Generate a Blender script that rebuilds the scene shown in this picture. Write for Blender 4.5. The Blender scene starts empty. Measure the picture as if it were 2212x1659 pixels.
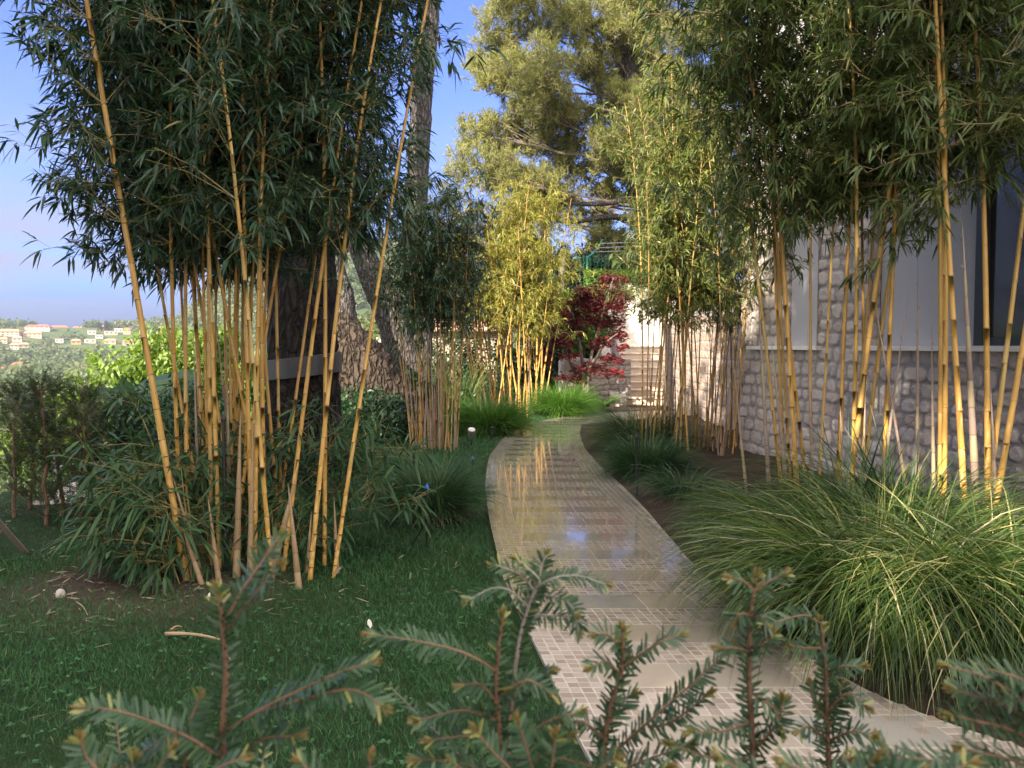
import bpy, math
import numpy as np
from mathutils import Vector

rng = np.random.default_rng(11)
sc = bpy.context.scene
col = sc.collection
R = math.radians

# ------------------------------------------------------------------ camera, sky, sun, exposure
S = 1024 / 2212.0                      # measured on a 2212 px wide view of the photograph
F = 800.0                              # focal length in render pixels
TH = math.atan(38 / F)
CAM = np.array([0.0, 0.0, 1.5])
cd = bpy.data.cameras.new('camera'); cam = bpy.data.objects.new('camera', cd); col.objects.link(cam)
cd.sensor_width = 36; cd.lens = 36 * F / 1024; cd.clip_start = 0.05; cd.clip_end = 8000
cam.location = CAM; cam.rotation_euler = (math.pi / 2 - TH, 0, 0)
cd.dof.use_dof = True; cd.dof.focus_distance = 7.0; cd.dof.aperture_fstop = 8.0
sc.camera = cam

TOSUN = np.array([-0.50, -0.71, 0.49]); TOSUN /= np.linalg.norm(TOSUN)
EL = math.asin(TOSUN[2]); AZ = math.atan2(TOSUN[0], TOSUN[1])
w = bpy.data.worlds.new("World"); sc.world = w; w.use_nodes = True
nt = w.node_tree; nt.nodes.clear()
def wn(t, **k):
    n = nt.nodes.new(t)
    for a, b in k.items(): setattr(n, a, b)
    return n
out = wn('ShaderNodeOutputWorld'); bg = wn('ShaderNodeBackground')
sky = wn('ShaderNodeTexSky', sky_type='NISHITA', sun_disc=False)
sky.sun_elevation = EL; sky.sun_rotation = AZ; sky.air_density = 1.0; sky.dust_density = 0.6; sky.ozone_density = 2.5; sky.altitude = 100
tc = wn('ShaderNodeTexCoord'); mp = wn('ShaderNodeMapping'); mp.inputs['Scale'].default_value = (2.2, 2.2, 16)
nz = wn('ShaderNodeTexNoise'); nz.inputs['Scale'].default_value = 1.6; nz.inputs['Detail'].default_value = 7; nz.inputs['Roughness'].default_value = .55
sx = wn('ShaderNodeSeparateXYZ')
cr = wn('ShaderNodeValToRGB'); cr.color_ramp.elements[0].position = .28; cr.color_ramp.elements[1].position = .6
el = wn('ShaderNodeValToRGB'); e = el.color_ramp.elements
e[0].position = 0; e[0].color = (.25,) * 3 + (1,); e[1].position = .3; e[1].color = (0, 0, 0, 1)
for p, v in ((.035, .45), (.06, .95), (.12, .85), (.19, .35)):
    q = e.new(p); q.color = (v, v, v, 1)
mu = wn('ShaderNodeMath', operation='MULTIPLY')
mx = wn('ShaderNodeMix', data_type='RGBA')
CLOUD = (1.12, 1.15, 1.7, 1)
mx.inputs['B'].default_value = CLOUD
L = nt.links.new
L(tc.outputs['Generated'], mp.inputs['Vector']); L(mp.outputs[0], nz.inputs['Vector']); L(tc.outputs['Generated'], sx.inputs[0])
L(nz.outputs['Fac'], cr.inputs[0]); L(sx.outputs['Z'], el.inputs[0])
L(cr.outputs[0], mu.inputs[0]); L(el.outputs[0], mu.inputs[1]); L(mu.outputs[0], mx.inputs['Factor'])
tn = wn('ShaderNodeMix', data_type='RGBA', blend_type='MULTIPLY'); tn.inputs['Factor'].default_value = 1; tn.inputs['B'].default_value = (.185, .325, .74, 1)
L(sky.outputs[0], tn.inputs['A']); L(tn.outputs['Result'], mx.inputs['A'])
# pale horizon band, then bright cloud added out of view, overhead and behind, to lift the shade
hb = wn('ShaderNodeMix', data_type='RGBA'); hb.inputs['B'].default_value = (.36, .46, 1.12, 1)
hr = wn('ShaderNodeMapRange', interpolation_type='SMOOTHSTEP'); hr.inputs['From Min'].default_value = .11; hr.inputs['From Max'].default_value = .0; hr.inputs['To Max'].default_value = .95
L(sx.outputs['Z'], hr.inputs['Value']); L(hr.outputs[0], hb.inputs['Factor']); L(tn.outputs['Result'], hb.inputs['A']); L(hb.outputs['Result'], mx.inputs['A'])
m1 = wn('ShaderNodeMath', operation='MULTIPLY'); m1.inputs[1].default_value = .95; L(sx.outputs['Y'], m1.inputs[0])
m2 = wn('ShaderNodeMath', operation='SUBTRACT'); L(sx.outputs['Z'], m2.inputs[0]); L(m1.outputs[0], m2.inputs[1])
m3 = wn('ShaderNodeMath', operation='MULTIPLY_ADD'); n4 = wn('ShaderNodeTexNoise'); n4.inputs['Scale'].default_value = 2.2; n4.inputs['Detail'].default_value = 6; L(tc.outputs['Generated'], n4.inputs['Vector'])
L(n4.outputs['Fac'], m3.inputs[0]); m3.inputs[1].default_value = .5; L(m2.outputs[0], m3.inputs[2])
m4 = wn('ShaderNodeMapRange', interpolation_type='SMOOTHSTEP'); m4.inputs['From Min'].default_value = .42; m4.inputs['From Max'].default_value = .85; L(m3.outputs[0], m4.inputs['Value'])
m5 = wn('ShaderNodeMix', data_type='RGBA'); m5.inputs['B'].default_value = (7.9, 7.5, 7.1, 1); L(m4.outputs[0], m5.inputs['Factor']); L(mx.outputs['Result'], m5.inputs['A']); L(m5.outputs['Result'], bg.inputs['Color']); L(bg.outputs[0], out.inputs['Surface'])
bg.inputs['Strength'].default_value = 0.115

sd = bpy.data.lights.new('sun', 'SUN'); so = bpy.data.objects.new('sun', sd); col.objects.link(so)
sd.energy = 5.0; sd.angle = R(0.55); sd.color = (1.0, 0.88, 0.70)
so.rotation_euler = Vector(-TOSUN).to_track_quat('-Z', 'Y').to_euler()
sc.view_settings.view_transform = 'Standard'; sc.view_settings.look = 'None'
sc.view_settings.gamma = 1.0; sc.view_settings.exposure = 1.78
sc.cycles.max_bounces = 6; sc.cycles.diffuse_bounces = 4; sc.cycles.transmission_bounces = 4
sc.cycles.use_denoising = True

# unseen tall trees added outside the left border to shade the garden: x, y, height, radius
SHADE = [(-8.3, .2, 12, 1.8, 9000), (-8.7, -5, 13, 2.2, 9000), (-9.0, -7.6, 14.5, 2.0, 10000), (-3.3, -9, 14, 1.5, 6500), (-6.6, -9.6, 15.2, 1.3, 4500, 13.2, 2.0), (-6.2, -8.6, 8.0, 1.5, 8000, 5.3, 2.9)]

# ------------------------------------------------------------------ pixel -> world (for surveying positions)
def ray(u, v):
    x = (u * S - 512) / F; z = -(v * S - 384) / F
    return np.array([x, math.cos(TH) + math.sin(TH) * z, -math.sin(TH) + math.cos(TH) * z])
def pt(u, v, d):
    r = ray(u, v); return CAM + r * (d / r[1])
def gr(u, v, z=0.0):
    r = ray(u, v); return CAM + r * ((z - CAM[2]) / r[2])
def unit(a):
    return a / np.maximum(np.linalg.norm(a, axis=-1, keepdims=True), 1e-9)

# ------------------------------------------------------------------ mesh builder
ORIG = {}
class MB:
    def __init__(s): s.V = []; s.n = 0; s.F = []; s.A = []; s.B = []
    def add(s, v, faces, tint=0.5, mark=0.0, mi=0):
        v = np.asarray(v, float).reshape(-1, 3); k = len(v)
        s.V.append(v); s.A.append(np.broadcast_to(np.asarray(tint, float), (k,))); s.B.append(np.broadcast_to(np.asarray(mark, float), (k,)))
        for f in faces:
            f = np.asarray(f, int)
            if f.size: s.F.append((f.reshape(-1, f.shape[-1]) + s.n, mi))
        s.n += k; return s
    def box(s, c, size, rz=0.0, tint=.5, mi=0, bev=0.0, tilt=0.0):
        sx, sy, sz = [a / 2 for a in size]
        b = min(bev, sx * .9, sy * .9, sz * .9)
        if b > 0:
            prof = [(-sz, b), (-sz + b, 0), (sz - b, 0), (sz, b)]
        else:
            prof = [(-sz, 0), (sz, 0)]
        vs = []
        for z, i in prof:
            vs += [(-sx + i, -sy + i, z), (sx - i, -sy + i, z), (sx - i, sy - i, z), (-sx + i, sy - i, z)]
        vs = np.array(vs)
        if tilt:
            ct, st = math.cos(tilt), math.sin(tilt); vs = np.stack([vs[:, 0] * ct + vs[:, 2] * st, vs[:, 1], -vs[:, 0] * st + vs[:, 2] * ct], 1)
        c_, s_ = math.cos(rz), math.sin(rz)
        vs = np.stack([vs[:, 0] * c_ - vs[:, 1] * s_, vs[:, 0] * s_ + vs[:, 1] * c_, vs[:, 2]], 1) + np.asarray(c, float)
        fs = [[3, 2, 1, 0], ]
        n = len(prof)
        for k in range(n - 1):
            for j in range(4):
                a = k * 4 + j; bb = k * 4 + (j + 1) % 4
                fs.append([a, bb, bb + 4, a + 4])
        t = (n - 1) * 4; fs.append([t, t + 1, t + 2, t + 3])
        return s.add(vs, [fs], tint, 0, mi)
    def tube(s, P, rad, sides=8, tint=.5, mark=None, groove=None, mi=0, wob=0.0, caps=True):
        P = np.asarray(P, float); n = len(P); rad = np.broadcast_to(np.asarray(rad, float), (n,))
        T = unit(np.gradient(P, axis=0))
        ref = np.array([0, 1, 0.0]) if abs(T[0][1]) < .8 else np.array([1.0, 0, 0])
        U = unit(np.cross(T, ref)); W = np.cross(T, U)
        a = np.linspace(0, 2 * math.pi, sides, endpoint=False)
        rr = rad[:, None] * (1 + (wob * rng.normal(size=(n, sides)) if wob else 0))
        v = P[:, None] + rr[..., None] * (np.cos(a)[None, :, None] * U[:, None] + np.sin(a)[None, :, None] * W[:, None])
        v = v.reshape(-1, 3)
        i = np.arange(n - 1)[:, None] * sides + np.arange(sides)[None]
        j = np.arange(n - 1)[:, None] * sides + (np.arange(sides)[None] + 1) % sides
        f = np.stack([i, j, j + sides, i + sides], -1).reshape(-1, 4)
        fs = [f]
        if caps: fs += [np.arange(sides)[::-1][None], (np.arange(sides) + (n - 1) * sides)[None]]
        tt = np.broadcast_to(np.asarray(tint, float).reshape(-1, 1) if np.ndim(tint) else np.full((n, 1), tint), (n, sides)).reshape(-1)
        mk = np.zeros((n, sides))
        if mark is not None: mk += np.asarray(mark)[:, None]
        if groove is not None: mk = np.where((groove[:, None] > 0) & (np.arange(sides)[None] >= sides - 2), -groove[:, None], mk)
        return s.add(v, fs, tt, mk.reshape(-1), mi)
    def sticks(s, A, B, ra, rb, tint=.5, mi=0):
        A = np.asarray(A).reshape(-1, 3); B = np.asarray(B).reshape(-1, 3); n = len(A)
        if n == 0: return s
        T = unit(B - A); ref = np.where(np.abs(T[:, 2:3]) < .8, [[0, 0, 1.0]], [[1.0, 0, 0]])
        U = unit(np.cross(T, ref)); W = np.cross(T, U)
        a = np.array([0, 2.094, 4.189])
        off = np.cos(a)[None, :, None] * U[:, None] + np.sin(a)[None, :, None] * W[:, None]
        ra = np.broadcast_to(ra, (n,)); rb = np.broadcast_to(rb, (n,))
        v = np.concatenate([A[:, None] + off * ra[:, None, None], B[:, None] + off * rb[:, None, None]], 1)
        b = np.arange(n)[:, None] * 6
        f = np.concatenate([b + np.array([0, 1, 4, 3]), b + np.array([1, 2, 5, 4]), b + np.array([2, 0, 3, 5])])
        return s.add(v.reshape(-1, 3), [f], np.repeat(np.broadcast_to(tint, (n,)), 6), 0, mi)
    def leaves(s, P, D, N, Ln, W, tint, droop=0.2, a=.35, b=.75, wb=.7, mi=0):
        n = len(P)
        if n == 0: return s
        D = unit(D); Sd = unit(np.cross(D, N)); Ln = np.broadcast_to(Ln, (n,))[:, None]; W = np.broadcast_to(W, (n,))[:, None] / 2
        dz = np.array([[0, 0, -1.0]]) * np.broadcast_to(droop, (n,))[:, None] * Ln
        q = lambda t: P + D * Ln * t + dz * t * t
        v = np.stack([P, q(a) - Sd * W, q(a) + Sd * W, q(b) - Sd * W * wb, q(b) + Sd * W * wb, q(1.0)], 1)
        k = np.arange(n)[:, None] * 6
        return s.add(v.reshape(-1, 3), [np.concatenate([k + np.array([0, 2, 1]), k + np.array([3, 4, 5])]), k + np.array([1, 2, 4, 3])],
                     np.repeat(np.broadcast_to(tint, (n,)), 6), 0, mi)
    def blades(s, P, az, e0, bend, Ln, W, tint, seg=6, mi=0, twist=None):
        n = len(P)
        if n == 0: return s
        h = np.stack([np.cos(az), np.sin(az), np.zeros(n)], 1); sd = np.stack([-np.sin(az), np.cos(az), np.zeros(n)], 1)
        cur = P.copy(); vs = []; W = np.broadcast_to(W, (n,)); Ln = np.broadcast_to(Ln, (n,))
        tw = np.zeros(n) if twist is None else twist
        for k in range(seg + 1):
            t = k / seg
            ww = W * (1 - t ** 2.2) * .5 * (0.6 + .4 * min(1, t * 4))
            ang = e0 - bend * t
            nrm = np.stack([-np.sin(ang) * np.cos(az), -np.sin(ang) * np.sin(az), np.cos(ang)], 1)
            s2 = sd * np.cos(tw)[:, None] + nrm * np.sin(tw)[:, None]
            vs += [cur - s2 * ww[:, None], cur + s2 * ww[:, None]]
            st = (Ln / seg)[:, None] * (h * np.cos(ang)[:, None] + np.array([[0, 0, 1.0]]) * np.sin(ang)[:, None])
            cur = cur + st
        v = np.stack(vs, 1); m = 2 * (seg + 1)
        b = np.arange(n)[:, None] * m; f = []
        for k in range(seg): f.append(b + np.array([2 * k, 2 * k + 1, 2 * k + 3, 2 * k + 2]))
        return s.add(v.reshape(-1, 3), [np.concatenate(f)], np.repeat(np.broadcast_to(tint, (n,)), m), np.tile(np.repeat(np.linspace(0, 1, seg + 1), 2), n), mi)
    def build(s, name, mats, parent=None, origin=None, smooth=False):
        V = np.concatenate(s.V) if s.V else np.zeros((0, 3)); A = np.concatenate(s.A); B = np.concatenate(s.B)
        o0 = np.array(ORIG[parent.name]) if parent is not None else (np.zeros(3) if origin is None else np.asarray(origin, float))
        me = bpy.data.meshes.new(name)
        me.vertices.add(len(V)); me.vertices.foreach_set('co', (V - o0).astype(np.float32).ravel())
        li = np.concatenate([f.ravel() for f, _ in s.F]); tot = np.concatenate([np.full(len(f), f.shape[1]) for f, _ in s.F])
        mi = np.concatenate([np.full(len(f), m) for f, m in s.F])
        st = np.concatenate([[0], np.cumsum(tot)[:-1]])
        me.loops.add(len(li)); me.loops.foreach_set('vertex_index', li.astype(np.int32))
        me.polygons.add(len(tot)); me.polygons.foreach_set('loop_start', st.astype(np.int32))
        me.polygons.foreach_set('material_index', mi.astype(np.int32))
        me.polygons.foreach_set('use_smooth', np.full(len(tot), bool(smooth)))
        for nm, arr in (('tint', A), ('mark', B)):
            at = me.attributes.new(nm, 'FLOAT', 'POINT'); at.data.foreach_set('value', arr.astype(np.float32))
        me.update(calc_edges=True)
        for m in (mats if isinstance(mats, (list, tuple)) else [mats]): me.materials.append(m)
        o = bpy.data.objects.new(name, me); col.objects.link(o)
        if parent is not None: o.parent = parent
        else: o.location = o0
        ORIG[o.name] = tuple(o0)
        return o

def tag(o, label=None, cat=None, group=None, kind=None):
    if label: o['label'] = label
    if cat: o['category'] = cat
    if group: o['group'] = group
    if kind: o['kind'] = kind
    return o
def thing(name, label, cat, loc, group=None):
    o = bpy.data.objects.new(name, None); col.objects.link(o); o.location = [float(a) for a in loc]; o.empty_display_size = .1
    ORIG[o.name] = tuple(float(a) for a in loc)
    return tag(o, label, cat, group)

# ------------------------------------------------------------------ materials
def nodes(name):
    m = bpy.data.materials.new(name); m.use_nodes = True; t = m.node_tree; t.nodes.clear()
    return m, t
def ramp(t, src, stops):
    n = t.nodes.new('ShaderNodeValToRGB'); e = n.color_ramp.elements
    while len(e) > 1: e.remove(e[-1])
    e[0].position = stops[0][0]; e[0].color = tuple(stops[0][1]) + (1,)
    for p, c in stops[1:]:
        q = e.new(p); q.color = tuple(c) + (1,)
    t.links.new(src, n.inputs[0]); return n.outputs[0]
def attr(t, nm):
    n = t.nodes.new('ShaderNodeAttribute'); n.attribute_name = nm; return n.outputs['Fac']
def noise(t, scale, detail=4, rough=.55, vec=None, dist=0):
    n = t.nodes.new('ShaderNodeTexNoise'); n.inputs['Scale'].default_value = scale; n.inputs['Detail'].default_value = detail
    n.inputs['Roughness'].default_value = rough; n.inputs['Distortion'].default_value = dist
    if vec is None:
        g = t.nodes.new('ShaderNodeNewGeometry'); vec = g.outputs['Position']
    t.links.new(vec, n.inputs['Vector']); return n.outputs['Fac']
def scaled(t, sc_, coord='pos'):
    if coord == 'pos': g = t.nodes.new('ShaderNodeNewGeometry').outputs['Position']
    else: g = t.nodes.new('ShaderNodeTexCoord').outputs['Object']
    n = t.nodes.new('ShaderNodeMapping'); n.inputs['Scale'].default_value = sc_; t.links.new(g, n.inputs['Vector']); return n.outputs[0]
def mixc(t, f, a, b, mode='MIX'):
    n = t.nodes.new('ShaderNodeMix'); n.data_type = 'RGBA'; n.blend_type = mode
    for k, v in (('Factor', f), ('A', a), ('B', b)):
        if hasattr(v, 'is_linked') or hasattr(v, 'links'): t.links.new(v, n.inputs[k])
        elif isinstance(v, (tuple, list)): n.inputs[k].default_value = tuple(v[:3]) + (1,)
        else: n.inputs[k].default_value = v
    return n.outputs['Result']
def math_(t, op, a, b=0.0):
    n = t.nodes.new('ShaderNodeMath'); n.operation = op
    for i, v in enumerate((a, b)):
        if hasattr(v, 'links'): t.links.new(v, n.inputs[i])
        else: n.inputs[i].default_value = v
    return n.outputs[0]
def bump(t, h, strength=.4, dist=.02):
    n = t.nodes.new('ShaderNodeBump'); n.inputs['Strength'].default_value = strength; n.inputs['Distance'].default_value = dist
    t.links.new(h, n.inputs['Height']); return n.outputs[0]
def finish(m, t, color, rough=.6, normal=None, transl=0.0, tcol=None, spec=.5, **kw):
    p = t.nodes.new('ShaderNodeBsdfPrincipled'); o = t.nodes.new('ShaderNodeOutputMaterial')
    def put(k, v):
        if hasattr(v, 'links'): t.links.new(v, p.inputs[k])
        elif isinstance(v, (tuple, list)): p.inputs[k].default_value = tuple(v[:3]) + (1,)
        else: p.inputs[k].default_value = v
    put('Base Color', color); put('Roughness', rough); put('Specular IOR Level', spec)
    for k, v in kw.items(): put(k.replace('_', ' '), v)
    if normal is not None: t.links.new(normal, p.inputs['Normal'])
    sh = p.outputs[0]
    if transl:
        tr = t.nodes.new('ShaderNodeBsdfTranslucent'); c = tcol if tcol is not None else color
        if hasattr(c, 'links'): t.links.new(c, tr.inputs['Color'])
        else: tr.inputs['Color'].default_value = tuple(c[:3]) + (1,)
        mxs = t.nodes.new('ShaderNodeMixShader'); mxs.inputs[0].default_value = transl
        t.links.new(sh, mxs.inputs[1]); t.links.new(tr.outputs[0], mxs.inputs[2]); sh = mxs.outputs[0]
    t.links.new(sh, o.inputs['Surface']); return m
def leaf_mat(name, stops, rough=.5, transl=.3, spec=.4, boost=1.5):
    m, t = nodes(name); c = ramp(t, attr(t, 'tint'), stops)
    tcol = mixc(t, 1.0, c, (boost, boost * 1.05, boost * .6), 'MULTIPLY')
    return finish(m, t, c, rough, None, transl, tcol, spec)
def plain(name, c, rough=.6, var=.25, scale=8, bmp=.15, **kw):
    m, t = nodes(name); n = noise(t, scale, 6)
    lo = tuple(a * (1 - var) for a in c); hi = tuple(min(1, a * (1 + var)) for a in c)
    cc = ramp(t, n, [(.25, lo), (.75, hi)])
    return finish(m, t, cc, rough, bump(t, noise(t, scale * 6, 4), bmp, .01), **kw)

M = {}
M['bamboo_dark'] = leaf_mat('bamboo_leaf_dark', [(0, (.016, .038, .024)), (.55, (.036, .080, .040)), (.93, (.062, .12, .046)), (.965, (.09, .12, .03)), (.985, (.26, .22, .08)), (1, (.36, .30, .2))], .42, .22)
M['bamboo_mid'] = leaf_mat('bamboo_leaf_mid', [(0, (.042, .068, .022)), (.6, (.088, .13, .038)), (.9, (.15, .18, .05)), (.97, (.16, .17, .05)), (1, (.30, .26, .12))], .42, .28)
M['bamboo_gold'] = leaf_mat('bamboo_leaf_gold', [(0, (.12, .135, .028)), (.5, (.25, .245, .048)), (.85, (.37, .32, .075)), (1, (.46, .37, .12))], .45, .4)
M['bamboo_lit'] = leaf_mat('bamboo_leaf_lit', [(0, (.06, .085, .024)), (.6, (.125, .16, .042)), (.9, (.21, .22, .06)), (1, (.34, .29, .10))], .42, .35)  # sunlight on the half-sunlit clump put into a lighter, yellower leaf colour
M['undergrowth'] = leaf_mat('bamboo_leaf_low', [(0, (.018, .046, .022)), (.6, (.042, .095, .038)), (.95, (.075, .14, .05)), (1, (.25, .22, .08))], .5, .25, .3)
M['pine'] = leaf_mat('pine_needles', [(0, (.11, .13, .048)), (.6, (.22, .225, .08)), (1, (.31, .30, .11))], .55, .38)
M['pine_dark'] = leaf_mat('pine_needles_dark', [(0, (.025, .040, .022)), (1, (.06, .075, .035))], .55, .15)
M['maple'] = leaf_mat('maple_leaf', [(0, (.08, .014, .02)), (.6, (.17, .028, .035)), (.9, (.30, .045, .05)), (1, (.42, .08, .06))], .45, .3, boost=1.6)
M['lime_leaf'] = leaf_mat('lime_leaf', [(0, (.09, .15, .022)), (.6, (.15, .235, .036)), (1, (.23, .32, .06))], .5, .35)
M['hedge_leaf'] = leaf_mat('hedge_leaf', [(0, (.04, .085, .016)), (.6, (.08, .15, .028)), (1, (.13, .21, .045))], .45, .25)
M['shrub_leaf'] = leaf_mat('shrub_leaf', [(0, (.018, .05, .02)), (.6, (.036, .09, .032)), (1, (.07, .14, .045))], .35, .2, .5)
M['dark_shrub'] = leaf_mat('dark_shrub_leaf', [(0, (.012, .026, .012)), (.7, (.026, .052, .02)), (1, (.05, .085, .03))], .4, .2)
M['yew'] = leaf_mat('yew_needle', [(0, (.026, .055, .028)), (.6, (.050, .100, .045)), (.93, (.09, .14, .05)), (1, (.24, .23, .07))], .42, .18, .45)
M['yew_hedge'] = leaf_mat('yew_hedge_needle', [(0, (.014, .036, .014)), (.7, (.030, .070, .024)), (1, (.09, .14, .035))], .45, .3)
M['yew_bud'] = leaf_mat('yew_bud', [(0, (.17, .12, .05)), (.5, (.22, .20, .065)), (1, (.28, .18, .09))], .5, .3)
M['lawn_blade'] = leaf_mat('lawn_blade', [(0, (.019, .070, .023)), (.6, (.040, .120, .040)), (.95, (.06, .18, .052)), (.985, (.14, .2, .06)), (1, (.34, .30, .15))], .5, .3)
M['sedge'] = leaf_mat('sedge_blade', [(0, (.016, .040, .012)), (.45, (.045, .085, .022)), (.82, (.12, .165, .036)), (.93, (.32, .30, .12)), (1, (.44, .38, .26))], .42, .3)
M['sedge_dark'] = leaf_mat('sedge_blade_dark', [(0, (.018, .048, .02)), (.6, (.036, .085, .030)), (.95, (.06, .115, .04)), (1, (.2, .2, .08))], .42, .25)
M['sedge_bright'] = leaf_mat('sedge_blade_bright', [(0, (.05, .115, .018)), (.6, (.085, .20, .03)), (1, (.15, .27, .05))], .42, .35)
M['dry_blade'] = leaf_mat('dry_blade', [(0, (.14, .11, .07)), (1, (.36, .30, .2))], .6, .2)
M['flower'] = leaf_mat('flower_petal', [(0, (.6, .58, .5)), (1, (.82, .8, .74))], .6, .3, boost=1.0)
M['forest'] = leaf_mat('forest_leaf', [(0, (.055, .085, .032)), (.35, (.075, .11, .04)), (.7, (.105, .125, .055)), (1, (.14, .15, .07))], .7, .3)
M['big_leaf'] = leaf_mat('banana_leaf', [(0, (.035, .085, .03)), (1, (.06, .13, .045))], .35, .3)

def culm_mat(name, stops, ring=(.10, .055, .02), grooved=(.12, .15, .03)):
    m, t = nodes(name)
    c = ramp(t, attr(t, 'tint'), stops)
    n = noise(t, 1, 5, vec=scaled(t, (60, 60, 9)))
    c = mixc(t, math_(t, 'MULTIPLY', n, .32), c, (.30, .17, .05))
    spots = math_(t, 'GREATER_THAN', noise(t, 70, 2), .69)
    c = mixc(t, math_(t, 'MULTIPLY', spots, .5), c, (.09, .06, .03))
    mk = attr(t, 'mark')
    c = mixc(t, math_(t, 'MINIMUM', math_(t, 'MAXIMUM', mk, 0.0), 1.0), c, ring)
    c = mixc(t, math_(t, 'MINIMUM', math_(t, 'MULTIPLY', math_(t, 'MAXIMUM', math_(t, 'MULTIPLY', mk, -1.0), 0.0), 1.3), 1.0), c, grooved)
    return finish(m, t, c, .38, bump(t, n, .05, .004), spec=.45)
M['culm'] = culm_mat('bamboo_culm', [(0, (.36, .20, .06)), (.35, (.47, .26, .06)), (.75, (.53, .31, .08)), (1, (.40, .31, .13))])
M['culm_old'] = culm_mat('bamboo_culm_old', [(0, (.26, .16, .09)), (.5, (.42, .25, .085)), (1, (.50, .33, .12))])
M['culm_right'] = culm_mat('bamboo_culm_striped', [(0, (.44, .24, .06)), (.6, (.53, .31, .075)), (1, (.47, .35, .12))], (.30, .20, .10))
M['shoot'] = culm_mat('bamboo_shoot', [(0, (.20, .16, .15)), (.5, (.34, .27, .24)), (1, (.40, .34, .20))], (.08, .05, .05))
M['sheath'] = culm_mat('bamboo_sheath', [(0, (.30, .20, .12)), (1, (.44, .32, .2))], (.12, .07, .04))
M['twig'] = plain('bamboo_twig', (.24, .19, .07), .5, .3, 20)
M['brown_twig'] = plain('brown_twig', (.16, .085, .05), .6, .3, 40)
M['pale_twig'] = plain('pale_twig', (.27, .22, .19), .6, .3, 40)

def bark_mat(name, dark, light, sc_=1.0, strength=1.0):
    m, t = nodes(name)
    vec = scaled(t, (9 * sc_, 9 * sc_, 2.6 * sc_))
    nd = t.nodes.new('ShaderNodeTexNoise'); nd.inputs['Scale'].default_value = 1.2; t.links.new(vec, nd.inputs['Vector'])
    vm = t.nodes.new('ShaderNodeVectorMath'); vm.operation = 'ADD'; t.links.new(vec, vm.inputs[0]); t.links.new(nd.outputs['Color'], vm.inputs[1])
    vo = t.nodes.new('ShaderNodeTexVoronoi'); vo.feature = 'DISTANCE_TO_EDGE'; vo.inputs['Scale'].default_value = 1.1; t.links.new(vm.outputs[0], vo.inputs['Vector'])
    h = math_(t, 'MINIMUM', math_(t, 'MULTIPLY', vo.outputs['Distance'], 4.0), 1.0)
    n = noise(t, 30 * sc_, 6)
    c = mixc(t, h, dark, light)
    c = mixc(t, math_(t, 'MULTIPLY', n, .6), c, tuple(a * .45 for a in light))
    hh = math_(t, 'ADD', h, math_(t, 'MULTIPLY', n, .5))
    return finish(m, t, c, .9, bump(t, hh, strength, .05), spec=.2)
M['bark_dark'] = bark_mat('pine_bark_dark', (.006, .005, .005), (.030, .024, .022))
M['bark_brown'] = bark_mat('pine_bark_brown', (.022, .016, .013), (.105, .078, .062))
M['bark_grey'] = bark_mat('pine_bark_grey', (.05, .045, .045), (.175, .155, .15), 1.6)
M['bark_thin'] = plain('thin_bark', (.15, .12, .10), .9, .35, 10, .4)

def stone_mat(name, stops, mortar=(.29, .265, .255)):
    m, t = nodes(name)
    c = ramp(t, attr(t, 'tint'), stops)
    n = noise(t, 14, 8, .65); n2 = noise(t, 70, 5, .6)
    c = mixc(t, math_(t, 'MULTIPLY', n, .55), c, (.26, .21, .18))
    c = mixc(t, ramp(t, n2, [(.55, (0, 0, 0)), (.75, (.6, .6, .6))]), c, (.52, .48, .44))
    c = mixc(t, attr(t, 'mark'), c, mortar)
    h = math_(t, 'ADD', math_(t, 'MULTIPLY', n, .8), math_(t, 'MULTIPLY', n2, .5))
    return finish(m, t, c, .9, bump(t, h, .9, .02), spec=.2)
M['stone'] = stone_mat('rough_stone', [(0, (.48, .40, .36)), (.3, (.58, .50, .46)), (.6, (.64, .57, .54)), (.85, (.50, .45, .44)), (1, (.50, .35, .29))])
M['stone_warm'] = stone_mat('warm_stone', [(0, (.30, .22, .18)), (.5, (.42, .32, .25)), (1, (.38, .24, .18))])
M['plaster'] = plain('white_plaster', (.72, .66, .60), .85, .05, 2.5, .25)
M['blind'] = plain('pale_blind', (.40, .39, .42), .6, .03, 2, .05)
M['sill'] = plain('white_sill', (.74, .70, .66), .5, .06, 12, .1)
M['frame'] = plain('dark_frame', (.022, .024, .028), .35, .2, 8, .05)
M['black'] = plain('black_plastic', (.012, .012, .014), .4, .2, 30, .05)
M['blue'] = plain('blue_plastic', (.03, .14, .50), .4, .1, 30, .05)
M['metal'] = plain('grey_metal', (.42, .42, .44), .35, .1, 20, .05, Metallic=.7)
M['green_paint'] = plain('green_paint', (.012, .17, .11), .4, .15, 20, .05)
M['concrete'] = plain('pale_concrete', (.46, .40, .36), .85, .15, 9, .3)
M['step'] = plain('step_stone', (.58, .47, .38), .8, .15, 6, .25)
M['roof_tile'] = plain('roof_tile', (.42, .17, .11), .85, .25, 30, .3)
M['roof_pale'] = plain('roof_tile_pale', (.42, .25, .18), .85, .25, 30, .3)
M['wrap'] = plain('grey_wrap', (.032, .032, .037), .5, .2, 10, .1)
m, t = nodes('window_glass'); M['glass'] = finish(m, t, (.03, .03, .033), .12, None, spec=.45)
m, t = nodes('far_window'); M['far_window'] = finish(m, t, (.10, .11, .13), .2)

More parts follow.
